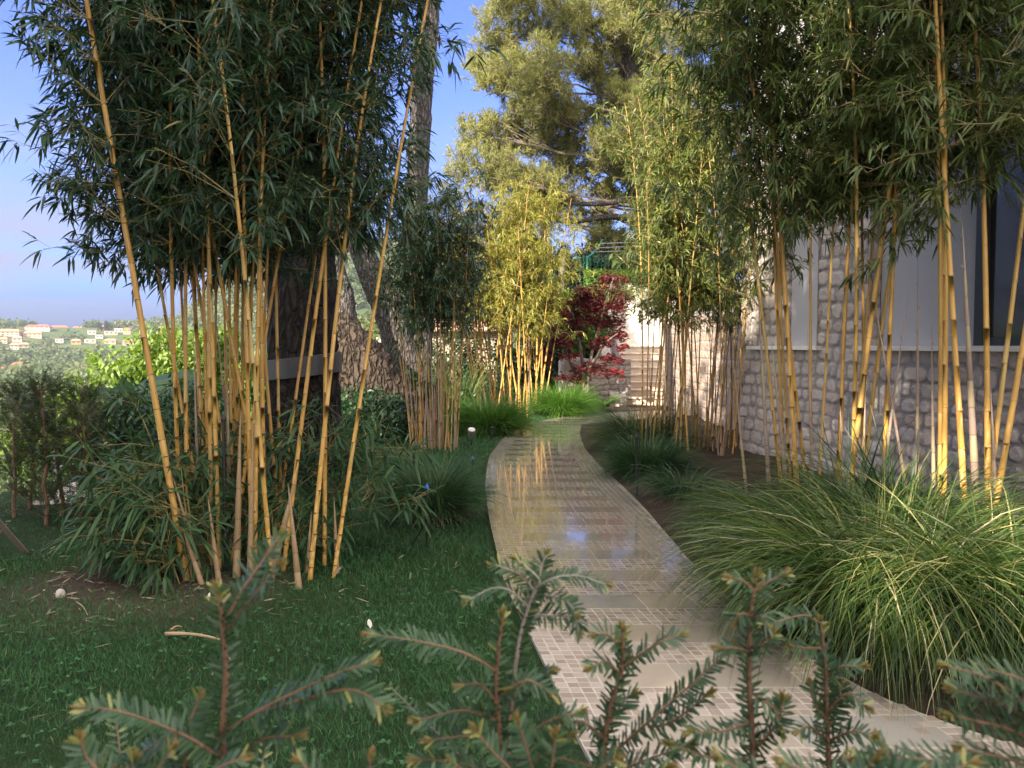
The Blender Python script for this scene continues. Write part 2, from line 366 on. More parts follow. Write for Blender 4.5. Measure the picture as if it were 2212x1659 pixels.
m, t = nodes('soil')
n1 = noise(t, 3, 8, .65); n2 = noise(t, 45, 6, .7)
c = ramp(t, n1, [(.3, (.035, .024, .018)), (.7, (.085, .058, .042))])
c = mixc(t, ramp(t, n2, [(.55, (0, 0, 0)), (.7, (.8, .8, .8))]), c, (.13, .095, .07))
M['soil'] = finish(m, t, c, .95, bump(t, n2, .9, .03), spec=.15)
m, t = nodes('lawn_soil')
n1 = noise(t, 1.2, 8, .6); n2 = noise(t, 60, 5, .7)
c = ramp(t, n1, [(.35, (.022, .045, .018)), (.65, (.034, .060, .022))])
c = mixc(t, ramp(t, n2, [(.5, (0, 0, 0)), (.7, (.5, .5, .5))]), c, (.06, .05, .03))
vd = t.nodes.new('ShaderNodeVectorMath'); vd.operation = 'DISTANCE'; g_ = t.nodes.new('ShaderNodeNewGeometry'); t.links.new(g_.outputs['Position'], vd.inputs[0]); vd.inputs[1].default_value = (-2.3, 5.0, 0)
bare = ramp(t, math_(t, 'ADD', math_(t, 'MULTIPLY', vd.outputs['Value'], .5), math_(t, 'MULTIPLY', n1, .35)), [(.45, (1, 1, 1)), (.70, (0, 0, 0))])
c = mixc(t, bare, c, mixc(t, n2, (.05, .034, .026), (.15, .11, .085)))
M['lawn'] = finish(m, t, c, .95, bump(t, n2, .9, .03), spec=.1)
m, t = nodes('terrain')
n1 = noise(t, .02, 8, .6); n2 = noise(t, .3, 6, .7)
c = ramp(t, n1, [(.35, (.05, .075, .028)), (.6, (.085, .115, .04)), (.75, (.16, .15, .085))])
c = mixc(t, math_(t, 'MULTIPLY', n2, .6), c, (.04, .055, .025))
M['terrain'] = finish(m, t, c, .95, spec=.1)

# wet paving: tiles and slabs under a film of water that ends raggedly near the viewer
def paving_mat(name, stops, base_rough, film=1.0, crough=.03):
    m, t = nodes(name)
    c = ramp(t, attr(t, 'tint'), stops)
    n = noise(t, 5, 8, .65); n2 = noise(t, 55, 5, .6)
    c = mixc(t, math_(t, 'MULTIPLY', n, .45), c, (.24, .19, .14))
    c = mixc(t, ramp(t, n2, [(.6, (0, 0, 0)), (.72, (.5, .5, .5))]), c, (.44, .38, .30))
    g = t.nodes.new('ShaderNodeNewGeometry'); sxx = t.nodes.new('ShaderNodeSeparateXYZ'); t.links.new(g.outputs['Position'], sxx.inputs[0])
    yy = sxx.outputs['Y']
    wn_ = noise(t, 1.4, 5, .6)
    d = math_(t, 'ADD', yy, math_(t, 'MULTIPLY', wn_, 2.4))
    wet = ramp(t, math_(t, 'MULTIPLY', d, .1), [(.49, (.12,) * 3), (.58, (1,) * 3), (1.5, (1,) * 3)])
    cw = mixc(t, math_(t, 'MULTIPLY', wet, .34), c, mixc(t, 1.0, c, (.25, .24, .21), 'MULTIPLY'))
    rgh = math_(t, 'SUBTRACT', base_rough, math_(t, 'MULTIPLY', wet, base_rough - .16))
    rip = noise(t, 1, 3, .5, vec=scaled(t, (3.0, 14.0, 1.0)))
    rip2 = noise(t, 9, 3, .5)
    cb = bump(t, math_(t, 'ADD', rip, math_(t, 'MULTIPLY', rip2, .3)), .12, .003)
    p = finish(m, t, cw, rgh, bump(t, n2, .06, .003), spec=.5, Coat_Weight=math_(t, 'MULTIPLY', wet, film), Coat_Roughness=crough, Coat_IOR=1.5)
    bs = [q for q in t.nodes if q.type == 'BSDF_PRINCIPLED'][0]; t.links.new(cb, bs.inputs['Coat Normal'])
    return m
M['mosaic'] = paving_mat('mosaic_tile', [(0, (.26, .205, .175)), (.4, (.37, .305, .255)), (.75, (.46, .39, .335)), (1, (.29, .215, .175))], .45, .8, .05)
M['slab'] = paving_mat('stone_slab', [(0, (.33, .29, .25)), (.5, (.40, .33, .26)), (1, (.30, .29, .275))], .4)
M['grout'] = paving_mat('pale_grout', [(0, (.52, .47, .41)), (1, (.62, .57, .50))], .7, .3, .12)

# ------------------------------------------------------------------ terrain
def plateau(az):
    return np.interp(np.degrees(az), [-180, -60, -33, -26, -20, -14, -5, 60, 180], [9, 7.5, 7.6, 8.8, 12, 19, 45, 60, 60])
def height(x, y):
    r = np.hypot(x, y); az = np.arctan2(x, y); r0 = plateau(az)
    pr = [0, 1, 12, 60, 180, 300, 450, 700, 880, 1000, 1400, 3200]
    pz = [0, 0, -3.5, -9, -17, -20, -19.5, -14, 2, 22, 26, 10]
    q = np.maximum(r - r0, 0)
    z = np.interp(q, pr, pz)
    deg = np.degrees(az)
    mt = np.clip((deg + 26) / 11, 0, 1); mt = mt * mt * (3 - 2 * mt)
    z = z + mt * 108 * np.exp(-((r - 760) / 230.0) ** 2) * (deg < 40)
    z = z + 3.2 * np.sin(x * .021 + 1) * np.cos(y * .016) * np.clip((r - 120) / 300, 0, 1)
    left = np.clip((-deg + 2) / 6, 0, 1) * (deg > -140)
    return z * left - 0.02
nr = np.concatenate([np.linspace(.3, 20, 40), np.geomspace(20.5, 3200, 110)])
na = np.concatenate([np.linspace(-180, -42, 40, endpoint=False), np.linspace(-42, 5, 150, endpoint=False), np.linspace(5, 180, 50, endpoint=False)])
AA, RR = np.meshgrid(np.radians(na), nr)
xx = RR * np.sin(AA); yy = RR * np.cos(AA); zz = height(xx, yy)
mb = MB(); n0, n1 = RR.shape
i = np.arange(n0 - 1)[:, None] * n1 + np.arange(n1)[None]; j = np.arange(n0 - 1)[:, None] * n1 + (np.arange(n1)[None] + 1) % n1
far = (np.hypot(xx, yy)[:-1] > 30).ravel()
fq = np.stack([i, i + n1, j + n1, j], -1).reshape(-1, 4)
mb.add(np.stack([xx, yy, zz], -1).reshape(-1, 3), [])
mb.F.append((fq[~far], 0)); mb.F.append((fq[far], 1))
mb.add([[0, 0, -.02]], [])
mb.F.append((np.stack([np.full(n1, n0 * n1), np.arange(n1), (np.arange(n1) + 1) % n1], -1), 0))
tag(mb.build('ground', [M['soil'], M['terrain']], smooth=True), kind='structure')

def hit(u, v):
    r = ray(u, v); ts = np.geomspace(30, 2500, 4000)
    p = CAM[None] + r[None] * ts[:, None]; h = height(p[:, 0], p[:, 1])
    k = np.argmax(p[:, 2] < h); 
    if not (p[:, 2] < h).any(): k = 3200
    q = p[k].copy(); q[2] = h[k]; return q

# ------------------------------------------------------------------ path edges
LP = [(1268, 1655), (1195, 1480), (1150, 1390), (1090, 1270), (1057, 1130), (1047, 1050), (1056, 990), (1085, 950), (1130, 921), (1200, 905), (1265, 897)]
RP = [(2180, 1620), (2000, 1565), (1850, 1500), (1700, 1390), (1560, 1290), (1500, 1230), (1440, 1160), (1390, 1100), (1340, 1050), (1290, 1005), (1262, 970), (1252, 940), (1256, 918)]
lp = np.array([gr(*p)[:2] for p in LP]); rp = np.array([gr(*p)[:2] for p in RP])
lp = np.vstack([[.75, 1.0], lp, [3.4, 18.3]]); rp = np.vstack([[3.6, 1.0], rp, [2.6, 16.2], [4.3, 16.8]])
yl = np.linspace(1.0, 18.2, 400)
def smooth_(a, k=9):
    ker = np.ones(k) / k; return np.convolve(np.pad(a, k // 2, mode='edge'), ker, 'valid')
XL = smooth_(np.interp(yl, lp[:, 1], lp[:, 0]), 15); XR = smooth_(np.interp(yl, rp[:, 1], rp[:, 0]), 15)
XR = np.where(yl > 16.8, 4.3, XR)
left_x = lambda y: np.interp(y, yl, XL); right_x = lambda y: np.interp(y, yl, XR)

# lawn sheet (left of the path and round the far bend), planting bed right of it
mb = MB()
ys = np.linspace(-3, 18.6, 110); ux = np.linspace(0, 1, 60)
x1 = left_x(ys) + .02; x0 = np.minimum(-5.2 - .0 * ys, x1 - .5)
gx = x0[:, None] + (x1 - x0)[:, None] * ux[None]; gy = np.repeat(ys[:, None], 60, 1)
gz = .004 + .010 * np.sin(gx * 2.1 + gy) * np.sin(gy * 1.7) * np.clip((x1[:, None] - gx), 0, 1) + .0
def grid_faces(a, b):
    q = (np.arange(a - 1)[:, None] * b + np.arange(b - 1)[None]).ravel(); return np.stack([q, q + 1, q + b + 1, q + b], -1)
mb.add(np.stack([gx, gy, gz], -1).reshape(-1, 3), [grid_faces(110, 60)])
tag(mb.build('lawn', M['lawn'], smooth=True), kind='structure')
mb = MB(); ys = np.linspace(-2, 16.4, 90); ux = np.linspace(0, 1, 30)
x0 = right_x(ys) - .02; x1 = np.maximum(x0 + .4, 4.9 - .03 * ys)
gx = x0[:, None] + (x1 - x0)[:, None] * ux[None]; gy = np.repeat(ys[:, None], 30, 1)
gz = .006 + .09 * np.clip((gx - x0[:, None]) * 1.2, 0, 1) * (1 + .5 * np.sin(gx * 5 + gy * 3) * np.sin(gy * 4)) 
mb.add(np.stack([gx, gy, gz], -1).reshape(-1, 3), [grid_faces(90, 30)])
tag(mb.build('planting_bed', M['soil'], smooth=True), kind='structure')

# the path: grout bed, rows of mosaic tiles, plain slabs
mb = MB()
ys = yl
x0, x1 = left_x(ys), right_x(ys)
ux = np.linspace(0, 1, 6); gx = x0[:, None] + (x1 - x0)[:, None] * ux[None]
mb.add(np.stack([gx, np.repeat(ys[:, None], 6, 1), np.full_like(gx, .0261)], -1).reshape(-1, 3), [grid_faces(len(ys), 6)], .5, 0, 0)
for X in (x0, x1):
    v = np.concatenate([np.stack([X, ys, np.full_like(X, .0261)], 1), np.stack([X, ys, np.full_like(X, -.03)], 1)]); k = np.arange(len(ys) - 1)
    mb.add(v, [np.stack([k, k + 1, k + 1 + len(ys), k + len(ys)], 1)], .3, 0, 0)
TS = .052; PERIOD = 10 * TS; GAP = .0042
def tile(xa, xb, ya, yb, sa, sb, z, tint, mi):      # sa/sb: shear offsets of x at the near and far edge
    n = len(xa); b = .0012
    v = np.stack([np.stack([xa + sa, ya, z - .0012], -1), np.stack([xb + sa, ya, z - .0012], -1), np.stack([xb + sb, yb, z - .0012], -1), np.stack([xa + sb, yb, z - .0012], -1),
                  np.stack([xa + sa + b, ya + b, z], -1), np.stack([xb + sa - b, ya + b, z], -1), np.stack([xb + sb - b, yb - b, z], -1), np.stack([xa + sb + b, yb - b, z], -1)], 1)
    k = np.arange(n)[:, None] * 8
    f = np.concatenate([k + np.array(q) for q in ([4, 5, 6, 7], [0, 1, 5, 4], [1, 2, 6, 5], [2, 3, 7, 6], [3, 0, 4, 7])])
    mb.add(v.reshape(-1, 3), [f], np.repeat(tint, 8), 0, mi)
y = 1.05
row = 0
while y < 18.1:
    k = row % 10
    slabrow = k >= 5
    ya, yb = y, y + TS
    la, lb = left_x(ya), left_x(yb); wa = right_x(ya) - la
    nc = int(wa / TS)
    border = 4
    cells = np.arange(nc)
    if slabrow: cells = np.concatenate([cells[:border], cells[-border:]]) if nc > 2 * border else cells
    xa = cells * TS + GAP / 2; xb = xa + TS - GAP
    n = len(cells); jit = rng.normal(0, .0011, (4, n))
    z = np.full(n, .0268) + rng.normal(0, .00012, n)
    sa = np.full(n, la); sb = np.full(n, lb)
    tile(xa + jit[0], xb + jit[1], np.full(n, ya + GAP / 2) + jit[2], np.full(n, yb - GAP / 2) + jit[3], sa, sb, z, rng.random(n), 1)
    if k == 5 and nc > 2 * border:
        yb2 = y + 5 * TS; lb2 = left_x(yb2)
        xs_ = border * TS; xe_ = (nc - border) * TS; cut = xs_ + (xe_ - xs_) * rng.uniform(.35, .65)
        tt = rng.random(2)
        tile(np.array([xs_ + .002, cut + .002]), np.array([cut - .002, xe_ - .002]), np.full(2, y + .002), np.full(2, yb2 - .002), np.full(2, la), np.full(2, lb2), np.full(2, .0269), tt, 2)
    y += TS; row += 1
tag(mb.build('path', [M['grout'], M['mosaic'], M['slab']]), kind='structure')

# ------------------------------------------------------------------ lawn grass
def lawn_blades():
    mb = MB()
    for ya, yb, dens, hl, wd in ((1.3, 3.0, 7600, .038, .0030), (3.0, 5.0, 5600, .042, .0036), (5.0, 8.0, 3100, .045, .0050), (8.0, 12.0, 1300, .06, .008), (12.0, 18.5, 600, .06, .012)):
        xa = max(-.85 * yb - 1.0, -7.0); area = (yb - ya) * (2.2 - xa); n = int(dens * area)
        P = np.stack([rng.uniform(xa, 2.2, n), rng.uniform(ya, yb, n), np.full(n, .004)], 1)
        keep = (P[:, 0] < left_x(P[:, 1]) - .015 - .05 * rng.random(n)) & (P[:, 0] > -.85 * P[:, 1] - 1.0)
        # worn, leaf-littered soil round the big clump
        wx = (P[:, 0] + 2.45) / .85; wy = (P[:, 1] - 5.05) / .5
        worn = np.exp(-(wx ** 2 + wy ** 2) * 1.1)
        nz = .5 + .5 * np.sin(P[:, 0] * 5.1 + 1.7 * np.sin(P[:, 1] * 4.3)) * np.sin(P[:, 1] * 6.3 + P[:, 0])
        keep &= rng.random(n) > worn * (.85 + .5 * nz)
        edge = (P[:, 0] < -3.4) & (P[:, 1] > 5.6)
        keep &= ~(edge & (rng.random(n) < .8))
        P = P[keep]; n = len(P)
        cl = .5 + .5 * np.sin(P[:, 0] * 3.1 + np.sin(P[:, 1] * 2.2) * 2) * np.sin(P[:, 1] * 3.7 + 1)
        tint = np.clip(rng.normal(.45, .22, n) + .25 * (cl - .5), 0, .97); tint[rng.random(n) < .004] = 1
        mb.blades(P, rng.uniform(0, 6.283, n), rng.uniform(.7, 1.5, n), rng.uniform(.2, 1.3, n), hl * rng.uniform(.5, 1.35, n) * (.8 + .4 * cl), wd * rng.uniform(.7, 1.3, n), tint, 2, 0, rng.uniform(-1, 1, n))
    return mb
tag(lawn_blades().build('lawn_grass', M['lawn_blade']), 'short green lawn grass left of the curved path', 'grass', kind='stuff')

# clover and small weeds
mb = MB(); n = 900
P = np.stack([rng.uniform(-2.6, .9, n), 1.6 + 3.2 * rng.random(n) ** 1.3, rng.uniform(.03, .045, n)], 1)
P = P[(P[:, 0] < left_x(P[:, 1]) - .05) & (P[:, 0] > -.68 * P[:, 1])]
for k in range(3):
    a = rng.uniform(0, 6.28, len(P)); D = np.stack([np.cos(a), np.sin(a), rng.uniform(.0, .5, len(P))], 1)
    mb.leaves(P, D, np.tile([[0, 0, 1.0]], (len(P), 1)) + rng.normal(0, .2, P.shape), rng.uniform(.012, .02, len(P)), .014, rng.uniform(.4, .9, len(P)), 0, .5, .85, .9)
tag(mb.build('clover', M['lawn_blade']), 'tiny clover leaves scattered through the lawn', 'clover', kind='stuff')

# leaf litter and chips on the worn soil
mb = MB(); n = 520
P = np.concatenate([np.stack([rng.normal(-2.2, .85, n), rng.normal(4.95, .5, n), np.full(n, .012)], 1), np.stack([rng.uniform(-5, -3, 250), rng.uniform(5.4, 7.5, 250), np.full(250, .01)], 1),
                    np.stack([rng.uniform(1.5, 3.0, 160), rng.uniform(2.0, 6.5, 160), np.full(160, .1)], 1)])
P = P[(P[:, 0] < left_x(P[:, 1]) - .2) | (P[:, 0] > right_x(P[:, 1]) + .1)]; n = len(P)
a = rng.uniform(0, 6.28, n)
mb.leaves(P, np.stack([np.cos(a), np.sin(a), rng.normal(0, .15, n)], 1), np.tile([[0, 0, 1.0]], (n, 1)) + rng.normal(0, .4, (n, 3)), rng.uniform(.03, .11, n), rng.uniform(.006, .016, n), rng.random(n), .0)
tag(mb.build('leaf_litter', M['dry_blade']), 'dry leaf litter on the bare soil round the bamboo', 'leaf litter', kind='stuff')

# ------------------------------------------------------------------ bamboo
def culm(mb, B, U, Lc, r, groove=False, i0=.11, imax=.27, taper=.72, arch=.5, tintv=None, sides=10, ring=1.0, sag=None):
    Dr = unit(U - B); s = 0.0; nodes_ = []; k = 0
    ss = [0.0]; step = i0
    while s + step < Lc:
        s += step; ss.append(s); step = min(imax, step * 1.13) * rng.uniform(.93, 1.07)
        if s > Lc * .75: step *= .94
    az = rng.uniform(0, 6.283) if sag is None else sag
    bend = np.array([math.cos(az), math.sin(az), -.25]) * arch
    rad = lambda q: r * (1 - taper * (q / Lc) ** 1.1)
    pos = lambda q: B + Dr * q + bend * (q / Lc) ** 3.2
    P, Rd, Mk, Gr, Tn = [pos(0)], [rad(0) * 1.05], [0], [0], [rng.random()]
    base_t = rng.random() * .6 + .2 if tintv is None else tintv
    for a, b in zip(ss[:-1], ss[1:]):
        g = 1.0 if (groove and k % 2 == 0) else 0.0
        tn = np.clip(base_t + rng.normal(0, .1), 0, 1)
        q = pos(b); zz_ = rng.normal(0, .0016, 3); zz_[2] = 0
        e = min(.010, r * .38)
        for f, sc_, mk in ((.02, 1.0, 0), (.5, .985, 0), (.97, 1.0, 0)):
            P.append(pos(a + (b - a) * f)); Rd.append(rad(a + (b - a) * f) * sc_); Mk.append(mk); Gr.append(g if .02 < f < .99 else 0); Tn.append(tn)
        for off, sc_, mk in ((-e, 1.03, .0), (-e * .5, 1.08, ring * .8), (-e * .1, 1.06, ring), (e * .2, 1.05, 0.0)):
            P.append(pos(b + off) + zz_); Rd.append(rad(b) * sc_); Mk.append(mk); Gr.append(0); Tn.append(tn)
        nodes_.append((q, b, rad(b))); k += 1
    P.append(pos(Lc)); Rd.append(rad(Lc) * .5); Mk.append(0); Gr.append(0); Tn.append(base_t)
    mb.tube(np.array(P), np.array(Rd), sides, np.array(Tn), np.array(Mk), np.array(Gr))
    return nodes_
def shoot(mb, B, U, r, tip=.12, spikes=True):
    """leafless young shoot in papery sheaths, pointed"""
    Lc = np.linalg.norm(U - B); n = max(5, int(Lc / .17)); P, Rd, Mk, Tn = [], [], [], []
    for k in range(n):
        a = k / n; b = (k + .96) / n; tn = rng.random() if rng.random() < .5 else .4
        for q, sc_, mk in ((a, 1.0, .5), (a + .03 / n, 1.13, .0), (b, 1.0, 0)):
            P.append(B + (U - B) * q); Rd.append(r * (1 - .8 * q ** 1.6) * sc_); Mk.append(mk); Tn.append(tn)
    P.append(U + (U - B) * tip); Rd.append(.0006); Mk.append(0.7); Tn.append(.2)
    mb.tube(np.array(P), np.array(Rd), 8, np.array(Tn), np.array(Mk))
    if spikes:
        for k in range(1, n + 1):
            q = k / n; a = rng.uniform(0, 6.28); d = np.array([math.cos(a), math.sin(a), 1.3]); p = B + (U - B) * q
            mb.sticks(p, p + unit(d) * rng.uniform(.03, .07), r * .25, .0006, .1)
def foliage(fol, NP, reach, ll, lw, nb=2, ntw=6, nlf=5, elev=(20, 60), hang=.5, tmean=.4, tsd=.2, mi=0, out=None, spread=.7):
    NP = np.asarray(NP)
    if len(NP) == 0: return
    A = np.repeat(NP, nb, 0); n = len(A)
    az = rng.uniform(0, 6.283, n)
    if out is not None:
        o = A - out; az = np.where(rng.random(n) < .6, np.arctan2(o[:, 1], o[:, 0]) + rng.normal(0, .7, n), az)
    ev = np.radians(rng.uniform(elev[0], elev[1], n))
    D = np.stack([np.cos(az) * np.cos(ev), np.sin(az) * np.cos(ev), np.sin(ev)], 1)
    Lb = (reach if np.ndim(reach) == 0 else np.repeat(reach, nb)) * rng.uniform(.45, 1.1, n)
    bpos = lambda q, D_=D, L_=Lb, A_=A: A_ + D_ * (L_ * q)[:, None] + np.array([[0, 0, -.22]]) * (L_ * q * q)[:, None]
    fol.sticks(A, bpos(np.full(n, .55)), .0035, .0026, .5, 1); fol.sticks(bpos(np.full(n, .55)), bpos(np.full(n, 1.0)), .0026, .0012, .5, 1)
    ix = np.repeat(np.arange(n), ntw); m = len(ix); q = rng.uniform(.22, 1.0, m)
    TA = A[ix] + D[ix] * (Lb[ix] * q)[:, None] + np.array([[0, 0, -.22]]) * (Lb[ix] * q * q)[:, None]
    TD = unit(D[ix] * .8 + rng.normal(0, spread, (m, 3)) + np.array([[0, 0, -.05]])); TL = rng.uniform(.06, .20, m) * (ll / .12)
    TB = TA + TD * TL[:, None]
    fol.sticks(TA, TB, .0016, .0008, .5, 1)
    ix2 = np.repeat(np.arange(m), nlf); p = len(ix2)
    f = rng.uniform(.45, 1.0, p); LPp = TA[ix2] + (TB - TA)[ix2] * f[:, None]
    LD = unit(TD[ix2] * .9 + rng.normal(0, .55, (p, 3)) + np.array([[0, 0, -hang]]))
    N = unit(rng.normal(0, .45, (p, 3)) + np.array([[0, 0, 1.0]]))
    t = np.clip(rng.normal(tmean, tsd, p), 0, .94); u_ = rng.random(p); t = np.where(u_ < .012, rng.uniform(.94, 1, p), t)
    fol.leaves(LPp, LD, N, ll * rng.uniform(.55, 1.25, p), lw * rng.uniform(.7, 1.2, p), t, .22 + .2 * rng.random(p), .33, .72, .72, mi)

def vground(d): return (346 + 1200.0 / d) / S
def line_bu(u1, v1, u2, v2, d, lean=0.0):
    vg = vground(d); ug = u1 + (u2 - u1) * (vg - v1) / (v2 - v1)
    B = pt(ug, vg, d); B[2] = 0.0
    return B, pt(u2, v2, d + lean)
c4 = lambda x, y: (.3472 * x, .3472 * y + 548.6)
c5 = lambda x, y: (.3472 * x + 713.2, .3472 * y + 548.6)
c6 = lambda x, y: (.3307 * x + 1591, .3307 * y + 438.9)

# --- the big clump at the left
cA = gr(560, 1235)
T = thing('bamboo_clump', 'big near bamboo clump of thick yellow stems wrapped round the dark pine trunk', 'bamboo', (cA[0], cA[1], 0), 'golden bamboo clumps')
A_L = [(1095, 1659, 805, 0, 5.05, .029), (1120, 900, 955, 20, 5.5, .018), (1105, 1250, 1055, 100, 5.6, .021), (1160, 1300, 1140, 0, 5.45, .021), (1265, 1130, 1190, 60, 5.7, .024),
       (1310, 1310, 1290, 160, 5.4, .021), (1345, 1250, 1310, 100, 5.3, .021), (1375, 1100, 1230, 200, 5.9, .017), (1550, 1120, 1340, 30, 5.6, .021), (1550, 1230, 1520, 0, 5.3, .021),
       (1660, 1659, 1545, 300, 5.0, .020), (1560, 1100, 1710, 60, 5.5, .019), (1640, 1300, 1620, 0, 5.6, .021), (1685, 1100, 1600, 100, 5.9, .019), (1735, 1070, 1708, 100, 6.0, .018),
       (1820, 1040, 1965, 30, 5.8, .017), (1830, 1440, 2003, 30, 5.25, .021), (1965, 1659, 2120, 0, 5.05, .022), (2020, 1659, 2030, 100, 5.4, .021), (2130, 1659, 2330, 300, 5.1, .019),
       (1450, 1000, 1462, 240, 6.1, .017), (1470, 1050, 1475, 200, 6.0, .018), (1510, 1050, 1500, 260, 6.1, .018), (1590, 1640, 1600, 100, 5.15, .02), (1240, 1000, 1205, 100, 6.1, .016),
       (1410, 1000, 1395, 100, 6.2, .015), (1490, 1000, 1560, 100, 6.2, .017), (1180, 1200, 1120, 100, 5.9, .016), (1290, 1200, 1260, 100, 5.8, .017), (1440, 1150, 1420, 100, 5.7, .016), (1530, 1150, 1580, 100, 5.8, .016), (1610, 1200, 1660, 100, 5.9, .016), (1330, 1180, 1350, 100, 6.0, .016)]
NPs = []
for k, (x1, y1, x2, y2, d, r) in enumerate(A_L):
    r *= .75
    B, U = line_bu(*c4(x1, y1), *c4(x2, y2), d, rng.normal(0, .15)); m_ = MB()
    nd = culm(m_, B, U, rng.uniform(5.2, 6.4), r, False, .09, .245, .7, rng.uniform(.1, .5))
    m_.build('culm', M['culm'], T, smooth=True)
    NPs += [n_[0] for n_ in nd if n_[0][2] > (2.02 if k else 2.25)]
for (x1, y1, x2, y2, d, r, mt) in [(1225, 1250, 1205, 560, 5.6, .014, 'shoot'), (1420, 1140, 1412, 620, 5.7, .014, 'shoot'), (1395, 900, 1342, 380, 5.9, .014, 'shoot'), (1480, 1659, 1494, 1080, 5.1, .024, 'sheath'),
                                    (1562, 1659, 1574, 1090, 5.0, .019, 'sheath'), (1775, 1659, 1830, 1430, 5.0, .024, 'sheath'), (1135, 1600, 1085, 1420, 5.1, .018, 'sheath'), (1830, 1800, 1800, 1500, 4.85, .02, 'sheath'),
                                    (1330, 1800, 1300, 1560, 4.95, .018, 'sheath'), (2090, 1800, 2080, 1560, 5.2, .015, 'sheath'), (1700, 1800, 1690, 1600, 5.3, .014, 'sheath'), (1920, 1850, 1935, 1640, 5.2, .014, 'sheath'), (1200, 1900, 1130, 1680, 4.95, .018, 'sheath')]:
    B, U = line_bu(*c4(x1, y1), *c4(x2, y2), d, 0); m_ = MB(); shoot(m_, B, U, r, .12, mt == 'shoot'); m_.build('shoot', M[mt], T, smooth=True)
NPs = np.array(NPs); fol = MB()
def pu(P):
    return 1106 + P[:, 0] / P[:, 1] / 5.787e-4
NPs = NPs[(pu(NPs) < np.where(NPs[:, 2] < 3.0, 780, 840)) & (pu(NPs) > 190)]
foliage(fol, NPs[(NPs[:, 2] < 5.0)], .66, .118, .0165, 3, 8, 6, (5, 60), .45, .38, .2, out=np.array([cA[0], cA[1], 0]))
lft = NPs[(NPs[:, 0] < cA[0] - .5) & (NPs[:, 2] < 5)]
foliage(fol, lft, .62, .118, .0165, 3, 8, 5, (0, 45), .25, .4, .2, out=np.array([cA[0] + .6, cA[1], 0]))
n = 300; NPx = np.stack([rng.uniform(-2.6, -.95, n), rng.uniform(5.1, 6.3, n), rng.uniform(2.3, 5.0, n)], 1)
foliage(fol, NPx, .5, .118, .0165, 2, 8, 6, (0, 60), .45, .33, .2)
fol.build('foliage', [M['bamboo_dark'], M['twig']], T)
# leafy skirt of low side shoots
und = MB(); n = 95
a = rng.uniform(0, 6.283, n); rr = rng.random(n) ** .6
NPu = np.stack([cA[0] - .15 + np.cos(a) * .95 * rr, cA[1] + .45 + np.sin(a) * .35 * rr, rng.uniform(.05, .85, n)], 1)
foliage(und, NPu, .42, .15, .021, 2, 5, 4, (10, 60), .45, .5, .25, out=np.array([cA[0], cA[1] + .3, 0]))
NPu = np.stack([rng.uniform(-2.45, -2.05, 60), rng.uniform(4.95, 5.5, 60), rng.uniform(.1, .74, 60)], 1)
foliage(und, NPu, .33, .16, .021, 2, 4, 4, (-5, 40), .4, .55, .22, out=np.array([-1.7, 5.3, 0]))
tg = NPu[:, :] * 1.0
und.sticks(np.stack([NPu[:, 0] * .9 - .15, NPu[:, 1], np.zeros(60)], 1), NPu, .004, .003, .5, 1)
und.build('undergrowth', [M['undergrowth'], M['twig']], T)

def quick_clump(label, cu, d, bu, tu, n, r, Lc, zleaf, reach, ll, lw, mat, cmat, ntw=6, nlf=5, nshoot=4, jit=.35, group='golden bamboo clumps', ztop=9, tilts=None, elev=(15, 65), nb=2, vt=720, arch=.35, groove=False, hang=.45, tm=.45, rmin=.6):
    """bu = (u range at the base), tu = (u range at height vt)"""
    c = gr(cu, vground(d)); T = thing('bamboo_clump', label, 'bamboo', (c[0], c[1], 0), group); NP = []
    for k in range(n):
        f = (k + rng.random()) / n; dd = d + rng.normal(0, jit)
        ub = bu[0] + (bu[1] - bu[0]) * f; ut = tu[0] + (tu[1] - tu[0]) * np.clip(f + rng.normal(0, .07), 0, 1) + rng.normal(0, 6)
        B = pt(ub, vground(dd), dd); B[2] = 0; U = pt(ut, vt, dd + rng.normal(0, .1)); m_ = MB()
        nd = culm(m_, B, U, Lc * rng.uniform(.72, 1.05), r * rng.uniform(rmin, 1.15), groove, .12, .24, .7, rng.uniform(.05, arch), sides=7)
        m_.build('culm', M[cmat if rng.random() < .8 or cmat != 'culm_old' else 'culm'], T, smooth=True)
        NP += [q[0] for q in nd if zleaf + rng.normal(0, .15) < q[0][2] < ztop]
    for k in range(nshoot):
        f = rng.random(); dd = d + rng.normal(0, jit); ub = bu[0] + (bu[1] - bu[0]) * f
        B = pt(ub, vground(dd), dd); B[2] = 0; U = B + np.array([rng.normal(0, .05), rng.normal(0, .05), rng.uniform(.5, 1.7)]); m_ = MB(); shoot(m_, B, U, r * .9); m_.build('shoot', M['shoot'], T, smooth=True)
    fol = MB(); foliage(fol, NP, reach, ll, lw, nb, ntw, nlf, elev, hang, tm, .22)
    fol.build('foliage', [M[mat], M['twig']], T); return T
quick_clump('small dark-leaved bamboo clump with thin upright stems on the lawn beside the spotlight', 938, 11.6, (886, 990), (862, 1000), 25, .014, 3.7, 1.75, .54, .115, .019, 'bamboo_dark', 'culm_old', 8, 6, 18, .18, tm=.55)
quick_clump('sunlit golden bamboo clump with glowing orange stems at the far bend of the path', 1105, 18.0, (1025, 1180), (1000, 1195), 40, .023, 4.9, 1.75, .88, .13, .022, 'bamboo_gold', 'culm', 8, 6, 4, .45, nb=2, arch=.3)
# slanting tall culm of that clump is a neighbour of its own foliage: two long loose stems
quick_clump('dense half-sunlit bamboo clump of many thin stems left of the stone house', 1490, 11.0, (1385, 1600), (1395, 1610), 42, .013, 5.0, 1.85, .68, .11, .018, 'bamboo_lit', 'culm_old', 8, 6, 14, .4, nb=2, arch=.45, tm=.5)

